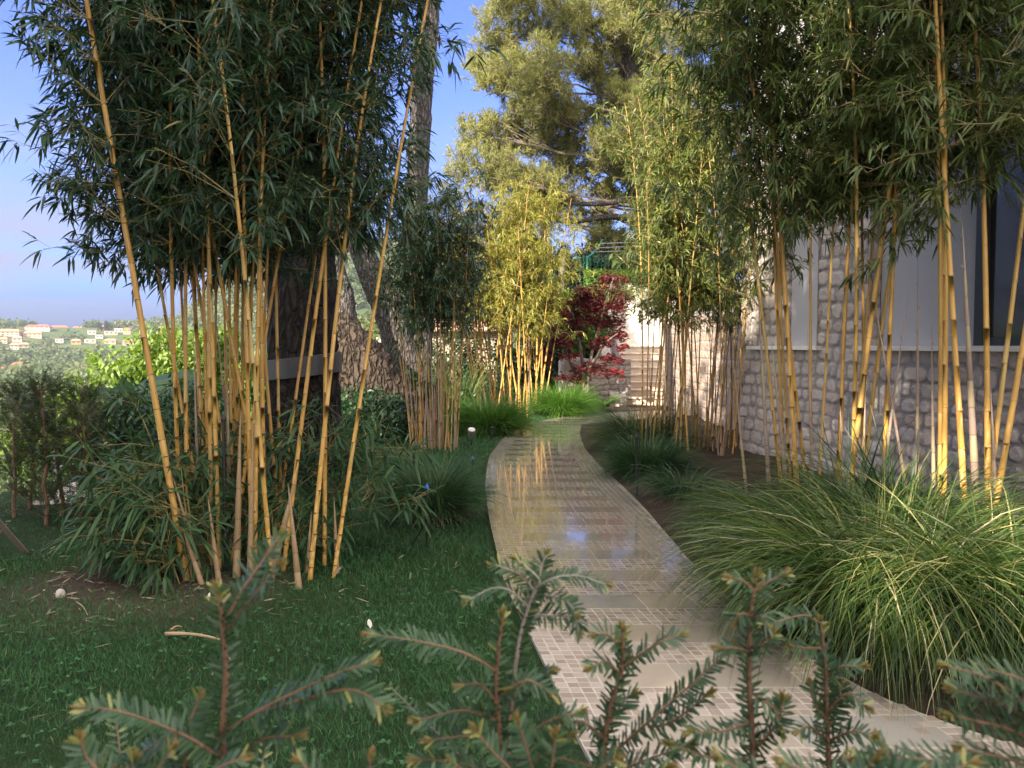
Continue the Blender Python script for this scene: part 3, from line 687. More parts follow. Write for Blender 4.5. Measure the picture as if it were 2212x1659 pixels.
def right_clump(label, cul, sho, d0, zleaf, reach, n_extra=0, ll=.135, mat='bamboo_mid'):
    us = [c6(q[0], q[1])[0] for q in cul]; c = gr(np.mean(us), vground(d0)); T = thing('bamboo_clump', label, 'bamboo', (c[0], c[1], 0), 'golden bamboo clumps'); NP = []
    for (x1, y1, x2, y2, dd, r, g) in cul:
        r *= .88
        B, U = line_bu(*c6(x1, y1), *c6(x2, y2), dd, rng.normal(0, .08)); m_ = MB()
        nd = culm(m_, B, U, rng.uniform(5.0, 6.4), r, g, .13, .29, .62, rng.uniform(.1, .5), tintv=rng.uniform(.3, .8), ring=1.0)
        m_.build('culm', M['culm_right'], T, smooth=True); NP += [q[0] for q in nd if zleaf + rng.normal(0, .1) < q[0][2] < 5.6]
    for (x1, y1, x2, y2, dd, r) in sho:
        B, U = line_bu(*c6(x1, y1), *c6(x2, y2), dd, 0); m_ = MB(); shoot(m_, B, U, r, .1); m_.build('shoot', M['shoot'], T, smooth=True)
    fol = MB(); foliage(fol, NP, reach, ll * .9, .0168, 4, 8, 6, (-5, 60), .5, .5, .22)
    xs_ = np.array(NP); k_ = 90; ii = rng.integers(0, len(xs_), k_); foliage(fol, xs_[ii] + rng.normal(0, .3, (k_, 3)), .45, ll * .9, .0168, 2, 7, 6, (-5, 60), .5, .5, .22)
    fol.build('foliage', [M[mat], M['twig']], T); return T
right_clump('striped bamboo clump with a thick stem before the left shuttered window of the stone house',
    [(265, 1600, 100, 50, 6.7, .019, True), (300, 1500, 235, 100, 6.9, .02, True), (380, 1620, 295, 100, 6.4, .027, False), (430, 1620, 265, 120, 6.6, .018, True), (310, 1100, 250, 100, 7.0, .017, False)],
    [(195, 1560, 145, 640, 6.6, .019), (300, 1600, 236, 990, 6.5, .021), (40, 1650, -15, 1100, 6.8, .014)], 6.6, 2.5, .72)
right_clump('striped bamboo clump in front of the stone pier between the two windows',
    [(485, 1500, 477, 100, 6.5, .014, True), (550, 1650, 640, 100, 6.3, .014, False), (680, 1620, 700, 100, 6.3, .019, True), (762, 1650, 812, 50, 6.2, .021, True), (770, 1640, 962, 60, 6.0, .024, False),
     (845, 1640, 1020, 200, 6.3, .02, False), (970, 1640, 1032, 100, 6.1, .022, False), (830, 1000, 835, 200, 6.6, .017, False), (800, 1300, 905, 200, 6.5, .015, False), (690, 1200, 760, 100, 6.7, .015, True)],
    [(488, 1560, 468, 950, 6.2, .014), (1070, 1640, 890, 560, 6.0, .013), (985, 1600, 1098, 740, 6.0, .014), (1180, 1640, 1185, 540, 5.9, .015), (830, 1640, 845, 1150, 6.0, .013), (690, 1650, 680, 1400, 5.9, .016)], 6.2, 2.55, .72)
right_clump('thickest striped bamboo clump before the dark glass at the right edge',
    [(1330, 1640, 1345, 0, 5.5, .019, False), (1360, 1600, 1380, 100, 5.4, .021, True), (1470, 1650, 1365, 0, 5.2, .024, True), (1640, 1650, 1634, 50, 5.2, .024, False), (1700, 1480, 1858, 220, 5.3, .021, False), (1750, 1650, 1890, 840, 5.1, .023, False), (1330, 1300, 1345, 100, 5.9, .016, False)],
    [(1550, 1650, 1480, 250, 5.3, .027), (1285, 1640, 1275, 930, 5.6, .016), (1680, 1640, 1664, 1280, 5.1, .016)], 5.3, 2.55, .8)

# ------------------------------------------------------------------ grass mounds
def mound(label, c, n, Lr, wd, mat, tm, ts, r0=.12, e0=(55, 88), bend=(95, 165), group='mounds of ornamental grass', dry=0, cat='ornamental grass', seg=7, z0=0.0):
    c = np.array([c[0], c[1], z0]); mb = MB()
    a = rng.uniform(0, 6.283, n); rr = np.sqrt(rng.random(n)) * r0
    P = c + np.stack([np.cos(a) * rr, np.sin(a) * rr, np.zeros(n)], 1); az = a + rng.normal(0, .55, n)
    e = np.radians(rng.uniform(e0[0], e0[1], n)); b = np.radians(rng.uniform(bend[0], bend[1], n)); Ln = rng.uniform(Lr[0], Lr[1], n)
    t = np.clip(rng.normal(tm, ts, n) + .14 * np.sin(az * 9 + 2 * np.sin(az * 4)), 0, .9); t = np.where(rng.random(n) < .05, rng.uniform(.9, 1, n), t)
    Ln = Ln * (1 + .13 * np.sin(az * 7 + 1) + .1 * np.sin(az * 17))
    mb.blades(P, az, e, b, Ln, wd * rng.uniform(.6, 1.25, n), t, seg, 0, rng.normal(0, .5, n))
    if dry:
        a = rng.uniform(0, 6.283, dry); P = c + np.stack([np.cos(a) * r0 * .9, np.sin(a) * r0 * .9, np.full(dry, .02)], 1)
        mb.blades(P, a + rng.normal(0, .5, dry), np.radians(rng.uniform(20, 60, dry)), np.radians(rng.uniform(60, 140, dry)), rng.uniform(.25, .55, dry) * Lr[1], wd * .8, rng.random(dry), 5, 1)
    o = mb.build('grass_mound', [M[mat], M['dry_blade']], None, c); return tag(o, label, cat, group)
def at(u, d): p = pt(u, 900, d); return p[0], p[1]
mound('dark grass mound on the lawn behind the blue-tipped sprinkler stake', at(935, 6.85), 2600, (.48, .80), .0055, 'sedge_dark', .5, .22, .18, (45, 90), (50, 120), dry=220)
mound('round grass mound half in sun in front of the golden bamboo', at(1060, 13.6), 3000, (.65, .95), .010, 'sedge_bright', .2, .22, .3, (25, 90), (40, 110))  # brighter blade colour stands in for sun on this mound
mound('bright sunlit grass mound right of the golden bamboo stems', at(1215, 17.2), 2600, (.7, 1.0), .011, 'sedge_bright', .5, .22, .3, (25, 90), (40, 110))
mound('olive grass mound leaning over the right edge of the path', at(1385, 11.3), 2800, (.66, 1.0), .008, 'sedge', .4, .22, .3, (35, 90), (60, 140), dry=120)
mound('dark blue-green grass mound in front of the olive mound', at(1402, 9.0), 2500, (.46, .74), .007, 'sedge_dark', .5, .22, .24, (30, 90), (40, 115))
mound('pale-tipped sedge mound spilling over the path edge, the first of the near row', at(1665, 5.9), 2600, (.5, .82), .0085, 'sedge', .42, .24, .24, dry=150)
mound('broad sedge mound with a sunlit front, the largest of the near row', at(1915, 4.05), 4400, (.8, 1.25), .0092, 'sedge', .48, .24, .34, (60, 90), (95, 165), dry=60)
mound('leafy sedge mound between the pale-tipped one and the largest one', at(1775, 4.95), 3000, (.58, .98), .009, 'sedge', .42, .24, .28, (55, 90), (95, 160), dry=60)
mound('tall sedge mound behind the largest one and under the bamboo', at(1930, 5.0), 2800, (.85, 1.4), .008, 'sedge', .3, .22, .26, dry=80)
mound('sedge mound with long hanging blades cut by the right border', at(2210, 3.75), 3600, (.75, 1.25), .0092, 'sedge', .46, .24, .30, (60, 90), (95, 165), dry=60)
mound('low dark sedge clump between the path and the sprinkler stake', at(1480, 7.6), 900, (.35, .7), .006, 'sedge_dark', .4, .2, .18, dry=60)
# stiff iris-like leaves at the foot of the wall
for (u, d, lab) in ((1840, 5.6, 'stiff iris leaves rising between the bamboo stems by the pier'), (1960, 5.5, 'stiff iris leaves standing under the white sill, right of the pier')):
    mound(lab, at(u, d), 26, (.75, 1.25), .022, 'shrub_leaf', .4, .2, .07, (58, 84), (5, 45), 'iris plants at the wall', 0, 'iris')

# ------------------------------------------------------------------ pines
def limb_pts(lst): return np.array([pt(*q) if len(q) == 3 else q for q in lst])
def spline(P, n=40):
    P = np.asarray(P, float); t = np.linspace(0, len(P) - 1, n); i = np.clip(t.astype(int), 0, len(P) - 2); f = (t - i)[:, None]
    p = lambda k: P[np.clip(i + k, 0, len(P) - 1)]
    return .5 * (2 * p(0) + (p(1) - p(-1)) * f + (2 * p(-1) - 5 * p(0) + 4 * p(1) - p(2)) * f ** 2 + (-p(-1) + 3 * p(0) - 3 * p(1) + p(2)) * f ** 3)
def trunk(mb, pts, rads, sides=20, wob=.035, n=50, mi=0):
    P = spline(pts, n); r = np.interp(np.linspace(0, 1, n), np.linspace(0, 1, len(rads)), rads); mb.tube(P, r, sides, .5, wob=wob, mi=mi)
def needles(mb, C, rx, rz, nshoot, nn=16, ln=.16, wd=.02, tm=.5, seed_out=None, mi=0, wood=1):
    """a clump of needled shoots filling an uneven dome"""
    d = unit(rng.normal(size=(nshoot, 3)) + np.array([[0, 0, .25]])); rad = rng.random(nshoot) ** .45
    lump = 1 + .22 * np.sin(d[:, 0] * 5 + C[0]) * np.sin(d[:, 1] * 6 + C[1]) + .18 * np.sin(d[:, 2] * 9 + C[2])
    P = C + d * (rad * lump)[:, None] * np.array([[rx, rx, rz]])
    up = unit(d * .6 + np.array([[0, 0, .9]]) + rng.normal(0, .35, d.shape))
    mb.sticks(P - up * .22, P + up * .1, .008, .004, .5, wood)
    ix = np.repeat(np.arange(nshoot), nn); m = len(ix)
    D = unit(up[ix] * .8 + rng.normal(0, .6, (m, 3))); PP = P[ix] + up[ix] * rng.uniform(-.14, .14, m)[:, None]
    N = unit(rng.normal(size=(m, 3)))
    t = np.clip(tm + rng.normal(0, .16, m) + .25 * (rng.random(nshoot)[ix] - .5), 0, 1)
    mb.leaves(PP, D, N, ln * rng.uniform(.7, 1.2, m), wd, t, .05, .3, .8, .7, mi)

# dark trunk inside the big clump; its crown is high above
b = at(650, 9.3); T = thing('pine_tree', 'huge dark pine trunk with a grey band round it, behind the yellow stems', 'pine tree', (b[0], b[1], 0))
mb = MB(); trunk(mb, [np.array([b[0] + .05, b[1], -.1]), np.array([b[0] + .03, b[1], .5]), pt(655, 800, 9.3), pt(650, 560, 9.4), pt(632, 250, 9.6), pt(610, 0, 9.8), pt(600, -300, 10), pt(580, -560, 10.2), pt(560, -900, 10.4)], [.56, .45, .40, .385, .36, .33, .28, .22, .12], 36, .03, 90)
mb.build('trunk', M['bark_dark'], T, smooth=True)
crown = MB()
for k in range(14):
    a = rng.uniform(0, 6.28); q = rng.uniform(.3, 2.0); C = np.array([b[0] - .9 + math.cos(a) * q, b[1] + .6 + math.sin(a) * q * .9, rng.uniform(12.6, 14.8)])
    needles(crown, C, 1.1, .75, 230, 12, .18, .024); crown.sticks([b[0] - .5, b[1] + .5, 11.5], C, .07, .02, .5, 1)
crown.build('crown', [M['pine'], M['bark_thin']], T)
# grey band
band = MB(); th = np.linspace(0, 2 * math.pi, 40, endpoint=False); c0 = pt(655, 790, 9.3)
rb_ = .425; prof = [(rb_, -.115), (rb_ + .012, -.11), (rb_ + .012, .11), (rb_, .115), (rb_ - .06, .11), (rb_ - .06, -.11)]
v = []; 
for (q, z) in prof: v.append(np.stack([c0[0] + q * np.cos(th), c0[1] + q * np.sin(th), c0[2] + z + .05 * np.cos(th - .3)], 1))
k = np.arange(40); fs = []
for a_ in range(6):
    b_ = (a_ + 1) % 6; fs.append(np.stack([a_ * 40 + k, a_ * 40 + (k + 1) % 40, b_ * 40 + (k + 1) % 40, b_ * 40 + k], 1))
band.add(np.concatenate(v), [np.concatenate(fs)]); band.build('band', M['wrap'], T)

# leaning pine with plated brown foot
b = at(862, 13.6); T = thing('pine_tree', 'leaning pine with a thick plated brown foot sloping to the left', 'pine tree', (b[0], b[1], 0))
mb = MB(); trunk(mb, [pt(905, 985, 13.5), pt(850, 900, 13.5), pt(800, 820, 13.5), pt(745, 750, 13.5), pt(690, 700, 13.6), pt(640, 660, 13.8), pt(600, 560, 14), pt(590, 300, 14.4), pt(560, -60, 15), pt(540, -350, 15.4)], [.62, .55, .50, .46, .42, .38, .34, .3, .24, .16], 30, .05, 90)
mb.build('trunk', M['bark_brown'], T, smooth=True)
mb = MB(); trunk(mb, [pt(755, 770, 13.6), pt(742, 700, 13.6), pt(738, 640, 13.65), pt(715, 560, 13.7), pt(700, 400, 13.9), pt(690, 100, 14.2), pt(700, -300, 14.6)], [.26, .235, .21, .2, .19, .16, .1], 20, .04, 60)
mb.build('limb', M['bark_grey'], T, smooth=True)
crown = MB()
for k in range(12):
    a = rng.uniform(0, 6.28); q = rng.uniform(.2, 2.6); C = np.array([pt(620, -350, 15)[0] + math.cos(a) * q, 15 + math.sin(a) * q, rng.uniform(10.5, 12.8)])
    needles(crown, C, 1.2, .8, 200, 12, .18, .026); crown.sticks(pt(700, -300, 14.6), C, .06, .02, .5, 1)
crown.build('crown', [M['pine'], M['bark_thin']], T)

# forked grey pine
b = at(900, 16.2); T = thing('pine_tree', 'forked grey pine, one limb leaning left and one rising tall beside blue sky', 'pine tree', (b[0], b[1], 0))
mb = MB(); trunk(mb, [pt(915, 900, 16.2), pt(885, 815, 16.2), pt(850, 700, 16.2), pt(810, 610, 16.2), pt(772, 520, 16.3), pt(720, 420, 16.5), pt(640, 260, 16.8), pt(600, 0, 17), pt(580, -300, 17.3)], [.42, .37, .32, .27, .24, .22, .2, .17, .1], 24, .04, 70)
mb.build('trunk', M['bark_grey'], T, smooth=True)
mb = MB(); trunk(mb, [pt(898, 850, 16.3), pt(905, 700, 16.4), pt(897, 500, 16.6), pt(905, 330, 16.7), pt(915, 160, 16.8), pt(932, -20, 17), pt(950, -300, 17.3), pt(960, -480, 17.5)], [.33, .27, .235, .22, .215, .2, .16, .1], 24, .04, 70)
mb.build('limb', M['bark_grey'], T, smooth=True)
crown = MB()
for k in range(5):
    a = rng.uniform(0, 6.28); q = rng.uniform(.2, 2.4); C = np.array([pt(860, -450, 17.5)[0] + math.cos(a) * q, 17.5 + math.sin(a) * q * .8, rng.uniform(14.0, 16.4)])
    needles(crown, C, 1.25, .85, 200, 12, .18, .026); crown.sticks(pt(950, -300, 17.3), C, .06, .02, .5, 1)
crown.build('crown', [M['pine'], M['bark_thin']], T)

# the big sunlit pine on the terrace beyond the stairs
b = np.array([4.6, 27.0, 2.9]); T = thing('pine_tree', 'large sunlit olive-green pine filling the sky above the red maple', 'pine tree', b)
mb = MB(); tp = [b + np.array([0, 0, -.4]), pt(1398, 500, 27), pt(1385, 350, 27), pt(1365, 200, 27), pt(1355, 50, 27), pt(1350, -150, 27), pt(1350, -300, 27)]
trunk(mb, tp, [.42, .36, .31, .27, .22, .16, .08], 18, .04, 60); TP = spline(tp, 60); mb.build('trunk', M['bark_grey'], T, smooth=True)
CL = [(1110, 50), (1180, 30), (1255, 40), (1330, 70), (1352, 25), (1360, -20), (1375, 60), (1400, 30), (1470, 90), (1545, 60), (1610, 100), (1065, 120), (1115, 175), (1185, 150), (1270, 140), (1345, 180), (1430, 170), (1500, 180), (1570, 190), (1075, 160),
      (1170, 225), (1240, 250), (1320, 260), (1400, 250), (1480, 260), (1550, 290), (1150, 250), (1055, 285), (1105, 300), (1180, 320), (1250, 330), (1330, 340), (1420, 330), (1500, 350),
      (1045, 360), (1090, 385), (1150, 395), (1220, 400), (1300, 420), (1380, 420), (1455, 420), (1130, 440), (1200, 450), (1390, 470), (1290, 470), (1330, 530), (1305, 510), (1420, 540),
      (1200, -60), (1300, -80), (1400, -70), (1500, -60), (1250, -170), (1350, -200), (1440, -170), (1120, -40), (1340, -290), (1580, -20), (1345, 120), (1365, 215), (1350, 300), (1375, 380)]
crown = MB()
for (u, v) in CL:
    d = 27 + rng.uniform(-1.9, 1.9) * (1 if v < 380 else .7); C = pt(u, v, d); sz = rng.uniform(.62, .98) * (1 if v < 420 else .75)
    needles(crown, C, sz * 1.12, sz * .78, int(170 * sz * (1 if v < 440 else .55)), 22, .17, .021, .55)
    for q in range(7):      # side clumps give the outline its bumps
        off = unit(rng.normal(size=3)) * np.array([1.1, 1.1, .75]) * sz; needles(crown, C + off, sz * .42, sz * .36, int(26 * sz), 20, .17, .02, .62)
    k = np.argmin(np.linalg.norm(TP - (C - np.array([0, 0, 1.4])), axis=1)); a0 = TP[k]; m1 = (a0 + C) / 2 + np.array([0, 0, -.25]) + rng.normal(0, .15, 3)
    crown.sticks([a0, m1], [m1, C], [.055, .038], [.038, .012], .5, 1)
    for q in range(14):
        e_ = C + unit(rng.normal(size=3)) * sz * np.array([1.0, 1.0, .7]); crown.sticks(m1 + (C - m1) * rng.random(), e_, .014, .005, .5, 1)
crown.build('crown', [M['pine'], M['bark_thin']], T)
mb = MB()
for lst in ([(1400, 520, 27), (1320, 535, 26.5), (1250, 548, 26), (1215, 560, 26)], [(1395, 480, 27), (1320, 468, 26.5), (1230, 480, 26.3), (1180, 470, 26)], [(1390, 430, 27), (1290, 440, 26.5), (1220, 440, 26)]):
    trunk(mb, limb_pts(lst), [.13, .10, .07, .03], 10, .06, 24)
mb.build('limb', M['bark_grey'], T, smooth=True)
# ------------------------------------------------------------------ stone house on the right
PA = np.array([3.10, 10.70]); PB = np.array([4.66, 4.0]); WD = (PB - PA); WL = np.linalg.norm(WD); WD = WD / WL; WN = np.array([WD[1], -WD[0]]); WN = WN if WN[0] < 0 else -WN
def wp(s, z, out=0.0):
    s = np.asarray(s, float); z = np.asarray(z, float); out = np.asarray(out, float)
    return np.stack([PA[0] + WD[0] * s + WN[0] * out, PA[1] + WD[1] * s + WN[1] * out, z + 0 * s], -1)
def stone_cells(s0, s1, z0, z1, res, rows=(.13, .20), cols=(.12, .32), joint=.020, seed=0):
    g = np.random.default_rng(seed); ss = np.arange(s0, s1 + res / 2, res); zs = np.arange(z0, z1 + res / 2, res)
    SS, ZZ = np.meshgrid(ss, zs); hh = np.zeros_like(SS); tt = np.zeros_like(SS); mk = np.ones_like(SS)
    zq = ZZ + .012 * np.sin(SS * 3.1) + .006 * np.sin(SS * 9 + 2)
    z = z0 - .05
    while z < z1 + .1:
        rh = g.uniform(*rows); s = s0 - g.random() * .3
        while s < s1 + .1:
            cw = g.uniform(*cols); parts = [(z, z + rh)] if g.random() > .16 or rh < .19 else [(z, z + rh * .52), (z + rh * .52, z + rh)]
            for (za, zb) in parts:
                j1, j2 = g.uniform(.5, 1.6, 2) * joint
                wob = .008 * np.sin(zq * 30 + s * 40) + .006 * np.sin(SS * 37 + z * 50)
                dx = np.minimum(SS - s - j1 / 2, s + cw - j1 / 2 - SS) + wob; dz = np.minimum(zq - za - j2 / 2, zb - j2 / 2 - zq) + wob * .7
                dd = np.minimum(dx, dz) - .010 * ((dx < .04) & (dz < .04))
                inn = (dd > 0) & (SS >= s - .03) & (SS < s + cw + .03)
                bulge = g.uniform(.008, .020); tv = g.random(); tx, tz = g.normal(0, .035, 2)
                val = bulge * np.clip(dd / .016, 0, 1) ** .6 + tx * (SS - s - cw / 2) + tz * (zq - (za + zb) / 2)
                hh = np.where(inn, val, hh); tt = np.where(inn, tv, tt); mk = np.where(inn, np.clip(1 - dd / .012, 0, 1), mk)
            s += cw
        z += rh
    # chisel roughness
    rough = np.zeros_like(SS)
    for f, a in ((24, .005), (51, .0035), (97, .0022)):
        p = g.uniform(0, 6, 4); rough += a * np.sin(SS * f + p[0] + 2 * np.sin(ZZ * f * .6 + p[1])) * np.sin(ZZ * f * .9 + p[2] + 1.5 * np.sin(SS * f * .7 + p[3]))
    hh = hh + rough * (1 - mk) + g.normal(0, .0012, SS.shape)
    return SS, ZZ, hh, tt, mk
house = thing('stone_house', 'stone-faced house with white sills and dark framed windows behind the striped bamboo', 'house', (PA[0], PA[1], 0))
OPEN = [(.93, 1.66, 1.5, 3.25), (2.55, 5.9, 1.5, 3.25)]
def stone_panel(mb, s0, s1, z0, z1, res, openings=(), place=wp, **k):
    SS, ZZ, hh, tt, mk = stone_cells(s0, s1, z0, z1, res, **k); a, b = SS.shape
    f = grid_faces(a, b); cs = SS.ravel()[f].mean(1); cz = ZZ.ravel()[f].mean(1); ok = np.ones(len(f), bool)
    for (u0, u1, w0, w1) in openings: ok &= ~((cs > u0) & (cs < u1) & (cz > w0) & (cz < w1))
    mb.add(place(SS.ravel(), ZZ.ravel(), hh.ravel()), [f[ok]], tt.ravel(), mk.ravel())
mb = MB(); stone_panel(mb, -.06, WL, 0, 3.75, .0145, OPEN, seed=3)
for (u0, u1, w0, w1) in OPEN:     # stone reveals
    for (sa, sb) in ((u0, u0), (u1, u1)):
        q = lambda s_, z_, o_, sa=sa: wp(np.full_like(s_, sa), z_, -s_)
        SS, ZZ, hh, tt, mk = stone_cells(-.03, .30, w0, w1, .02, cols=(.12, .2), seed=int(sa * 10)); sg = 1 if sa == u0 else -1
        mb.add(wp(sa + sg * hh.ravel() * .4 - sg * .01, ZZ.ravel(), -SS.ravel()), [grid_faces(*SS.shape)], tt.ravel(), mk.ravel())
    mb.add(np.concatenate([wp([u0, u1, u1, u0], [w1] * 4, [.03, .03, -.3, -.3])]), [[[0, 1, 2, 3]]], .3, 1)
# end wall turning right at the far corner
def endp(s, z, o): return np.stack([PA[0] - .02 + s * .9739, PA[1] + s * .2268 + o, z], -1)
stone_panel(mb, 0, 4, 0, 3.75, .04, (), endp, seed=8)
mb.build('wall', M['stone'], house, smooth=True)
up = MB()
def prism(mb, pts, z0, z1, tint=.5, mi=0):
    n = len(pts); v = [(x, y, z0) for x, y in pts] + [(x, y, z1) for x, y in pts]
    mb.add(v, [[[i, (i + 1) % n, (i + 1) % n + n, i + n] for i in range(n)]], tint, 0, mi); mb.F.append((np.array([[mb.n - n + i for i in range(n)]]), mi)); mb.F.append((np.array([[mb.n - 2 * n + i for i in range(n)][::-1]]), mi))
q = [PA + WN * .0 + WD * 0, PB, PB - WN * 8, PA - WN * 8]
prism(up, [tuple(a) for a in q], 3.75, 6.6); up.build('upper_wall', M['blind'], house)
prism_b = MB(); prism(prism_b, [tuple(a - WN * .34) for a in (PA + WD * .05, PB)] + [tuple(PB - WN * 8), tuple(PA - WN * 8)], 0, 3.74); prism_b.build('core', M['concrete'], house)
rf = MB(); prism(rf, [tuple(PA + WN * .6 - WD * .6), tuple(PB + WN * .6 + WD * .6), tuple(PB - WN * 8.6 + WD * .6), tuple(PA - WN * 8.6 - WD * .6)], 6.61, 6.85)
ap = (PA + PB) / 2 - WN * 4; e_ = [PA + WN * .6 - WD * .6, PB + WN * .6 + WD * .6, PB - WN * 8.6 + WD * .6, PA - WN * 8.6 - WD * .6]
vv = [(x[0], x[1], 6.853) for x in e_] + [(ap[0], ap[1], 8.6)]
rf.add(vv, [[[0, 1, 4], [1, 2, 4], [2, 3, 4], [3, 0, 4]]]); rf.build('roof', M['roof_tile'], house)
def wbox(mb, s0, s1, z0, z1, o0, o1, tint=.5, mi=0):
    v = np.concatenate([wp([s0, s1, s1, s0], [z] * 4, [o1, o1, o0, o0]) for z in (z0, z1)])
    mb.add(v, [[[3, 2, 1, 0], [4, 5, 6, 7], [0, 1, 5, 4], [1, 2, 6, 5], [2, 3, 7, 6], [3, 0, 4, 7]]], tint, 0, mi)
for k, (u0, u1, w0, w1) in enumerate(OPEN):
    b0 = MB(); wbox(b0, (.2 if k == 0 else 2.38), u1 + (.08 if k == 0 else 0), 1.455, 1.502, -.28, .085); b0.build('sill', M['sill'], house)
    fr = MB()
    if k == 0:
        wbox(fr, u1 - .10, u1, w0 + .002, w1, -.16, -.10); wbox(fr, u1 - .14, u1 - .102, w0 + .03, w1 - .03, -.175, -.14); wbox(fr, u0, u1 - .102, w1 - .06, w1 - .001, -.16, -.10)
        f = fr.build('window', M['frame'], house)
        bl = MB(); wbox(bl, u0 + .002, u1 - .145, w0 + .003, w1 - .062, -.15, -.11); bl.build('blind', M['blind'], f)
    else:
        wbox(fr, 3.80, 3.90, w0 + .002, w1, -.17, -.08); wbox(fr, 3.902, u1, w0 + .002, w0 + .07, -.17, -.10); wbox(fr, 4.62, 4.72, w0 + .072, w1 - .062, -.165, -.105); wbox(fr, 5.3, 5.38, w0 + .072, w1 - .062, -.165, -.105); wbox(fr, u0, u1, w1 - .06, w1 - .001, -.17, -.10)
        f = fr.build('window', M['frame'], house)
        bl = MB(); wbox(bl, u0 + .002, 3.798, w0 + .003, w1 - .062, -.15, -.11); bl.build('blind', M['blind'], f)
        gl = MB(); wbox(gl, 3.902, u1, w0 + .072, w1 - .062, -.145, -.135); gl.build('pane', M['glass'], f)
# darker warm garden wall running on toward the stairs
gw = lambda s, z, o: np.stack([3.62 + s * .03 - o, 11.9 + s, z], -1)
mb = MB(); stone_panel(mb, 0, 8.6, 0, 2.05, .03, (), gw, seed=12); prism(mb, [(3.63, 11.9), (3.89, 20.5), (4.3, 20.5), (4.05, 11.9)], 0, 2.06)
tag(mb.build('garden_wall', M['stone_warm'], None, (3.7, 11.9, 0)), 'warm brown rubble garden wall behind the thin bamboo, running toward the stairs', 'wall')

# ------------------------------------------------------------------ stairs, white landing wall, rail
d0 = 20.3; X0, X1 = pt(1352, 850, d0)[0], pt(1455, 850, d0)[0] + .5
T = thing('garden_stairs', 'pale stone garden stairs climbing to the bright white wall', 'stairs', (X0, d0, 0))
for k in range(8):
    b0 = MB(); b0.box(((X0 + X1) / 2, d0 + k * .32 + .30, (k + .5) * .185 - .01), (X1 - X0, .62, .185), bev=.004); b0.box(((X0 + X1) / 2 - .001, d0 + k * .32 + .14, (k + 1) * .185 - .005), (X1 - X0 - .006, .38, .045), bev=.008); b0.build('step', M['step'], T)
b0 = MB()
for s_, (xa, xb) in enumerate(((X0 - .42, X0 - .012),)):
    v = [(xa, d0 - .25, -.05), (xb, d0 - .25, -.05), (xb, d0 - .25, .22), (xa, d0 - .25, .22), (xa, d0 + 2.7, -.05), (xb, d0 + 2.7, -.05), (xb, d0 + 2.7, 1.78), (xa, d0 + 2.7, 1.78)]
    b0.add(v, [[[0, 1, 2, 3], [5, 4, 7, 6], [1, 5, 6, 2], [4, 0, 3, 7], [3, 2, 6, 7]]])
b0.build('side_wall', M['concrete'], T)
rl = MB(); xa = X0 - .16
P0 = np.array([xa, d0 - .1, .27]); P1 = np.array([xa, d0 + 2.6, 1.80])
for z in (.95,):
    rl.tube([P0 + [0, 0, z], P1 + [0, 0, z]], .028, 8); rl.tube([P0 + [0, 0, .09], P1 + [0, 0, .09]], .018, 8)
for q in np.linspace(0, 1, 22):
    p = P0 + (P1 - P0) * q; rl.tube([p + [0, 0, -.06], p + [0, 0, .95]], .010 if 0 < q < 1 else .024, 6)
rl.build('handrail', M['metal'], T)
wl = MB(); prism(wl, [(X0 - .05, d0 + 3.6), (X1 + 2.4, d0 + 3.4), (X1 + 2.4, d0 + 3.8), (X0 - .05, d0 + 3.9)], .8, 3.35)
tag(wl.build('landing_wall', M['plaster'], None, (X0, d0 + 3.6, .8)), 'glaring white plastered wall at the head of the stairs', 'wall')
ln = MB(); prism(ln, [(X0 - .1, d0 + 2.62), (X1 + 1.5, d0 + 2.62), (X1 + 1.5, d0 + 3.58), (X0 - .1, d0 + 3.58)], .9, 1.475)
tag(ln.build('landing', M['step'], None), kind='structure')
# pale boulder block left of the maple
b0 = MB(); g_ = np.random.default_rng(5); c0 = pt(1238, 800, 19.6)
th = np.linspace(0, 2 * math.pi, 26, endpoint=False); lay = []
for z, q in ((0, 1), (.1, 1.02), (.4, 1), (.8, .97), (1.12, .93), (1.2, .8), (1.22, .3)):
    rr = (np.abs(np.cos(th)) ** 6 + np.abs(np.sin(th)) ** 6) ** (-1 / 6) * q * (1 + g_.normal(0, .025, 26)); lay.append(np.stack([c0[0] + .36 * rr * np.cos(th), 19.6 + .28 * rr * np.sin(th), np.full(26, z + .0) + g_.normal(0, .008, 26)], 1))
k = np.arange(26); fs = [np.stack([a * 26 + k, a * 26 + (k + 1) % 26, (a + 1) * 26 + (k + 1) % 26, (a + 1) * 26 + k], 1) for a in range(6)]
b0.add(np.concatenate(lay), [np.concatenate(fs), (6 * 26 + k)[None]], .6); tag(b0.build('stone_block', M['stone'], None, (c0[0], 19.6, 0), smooth=True), 'pale upright stone block under the low red maple leaves', 'stone block')
b0 = MB(); c1 = pt(1300, 800, 20.2)
stone_panel(b0, 0, 1.5, 0, 1.15, .02, (), lambda s, z, o: np.stack([c1[0] - .75 + s, 20.3 - o, z], -1), seed=33); prism(b0, [(c1[0] - .75, 20.3), (c1[0] + .75, 20.3), (c1[0] + .75, 20.7), (c1[0] - .75, 20.7)], 0, 1.17)
tag(b0.build('retaining_wall', M['stone'], None, (c1[0], 20.3, 0)), 'low grey stone retaining wall behind the red maple trunk', 'wall')

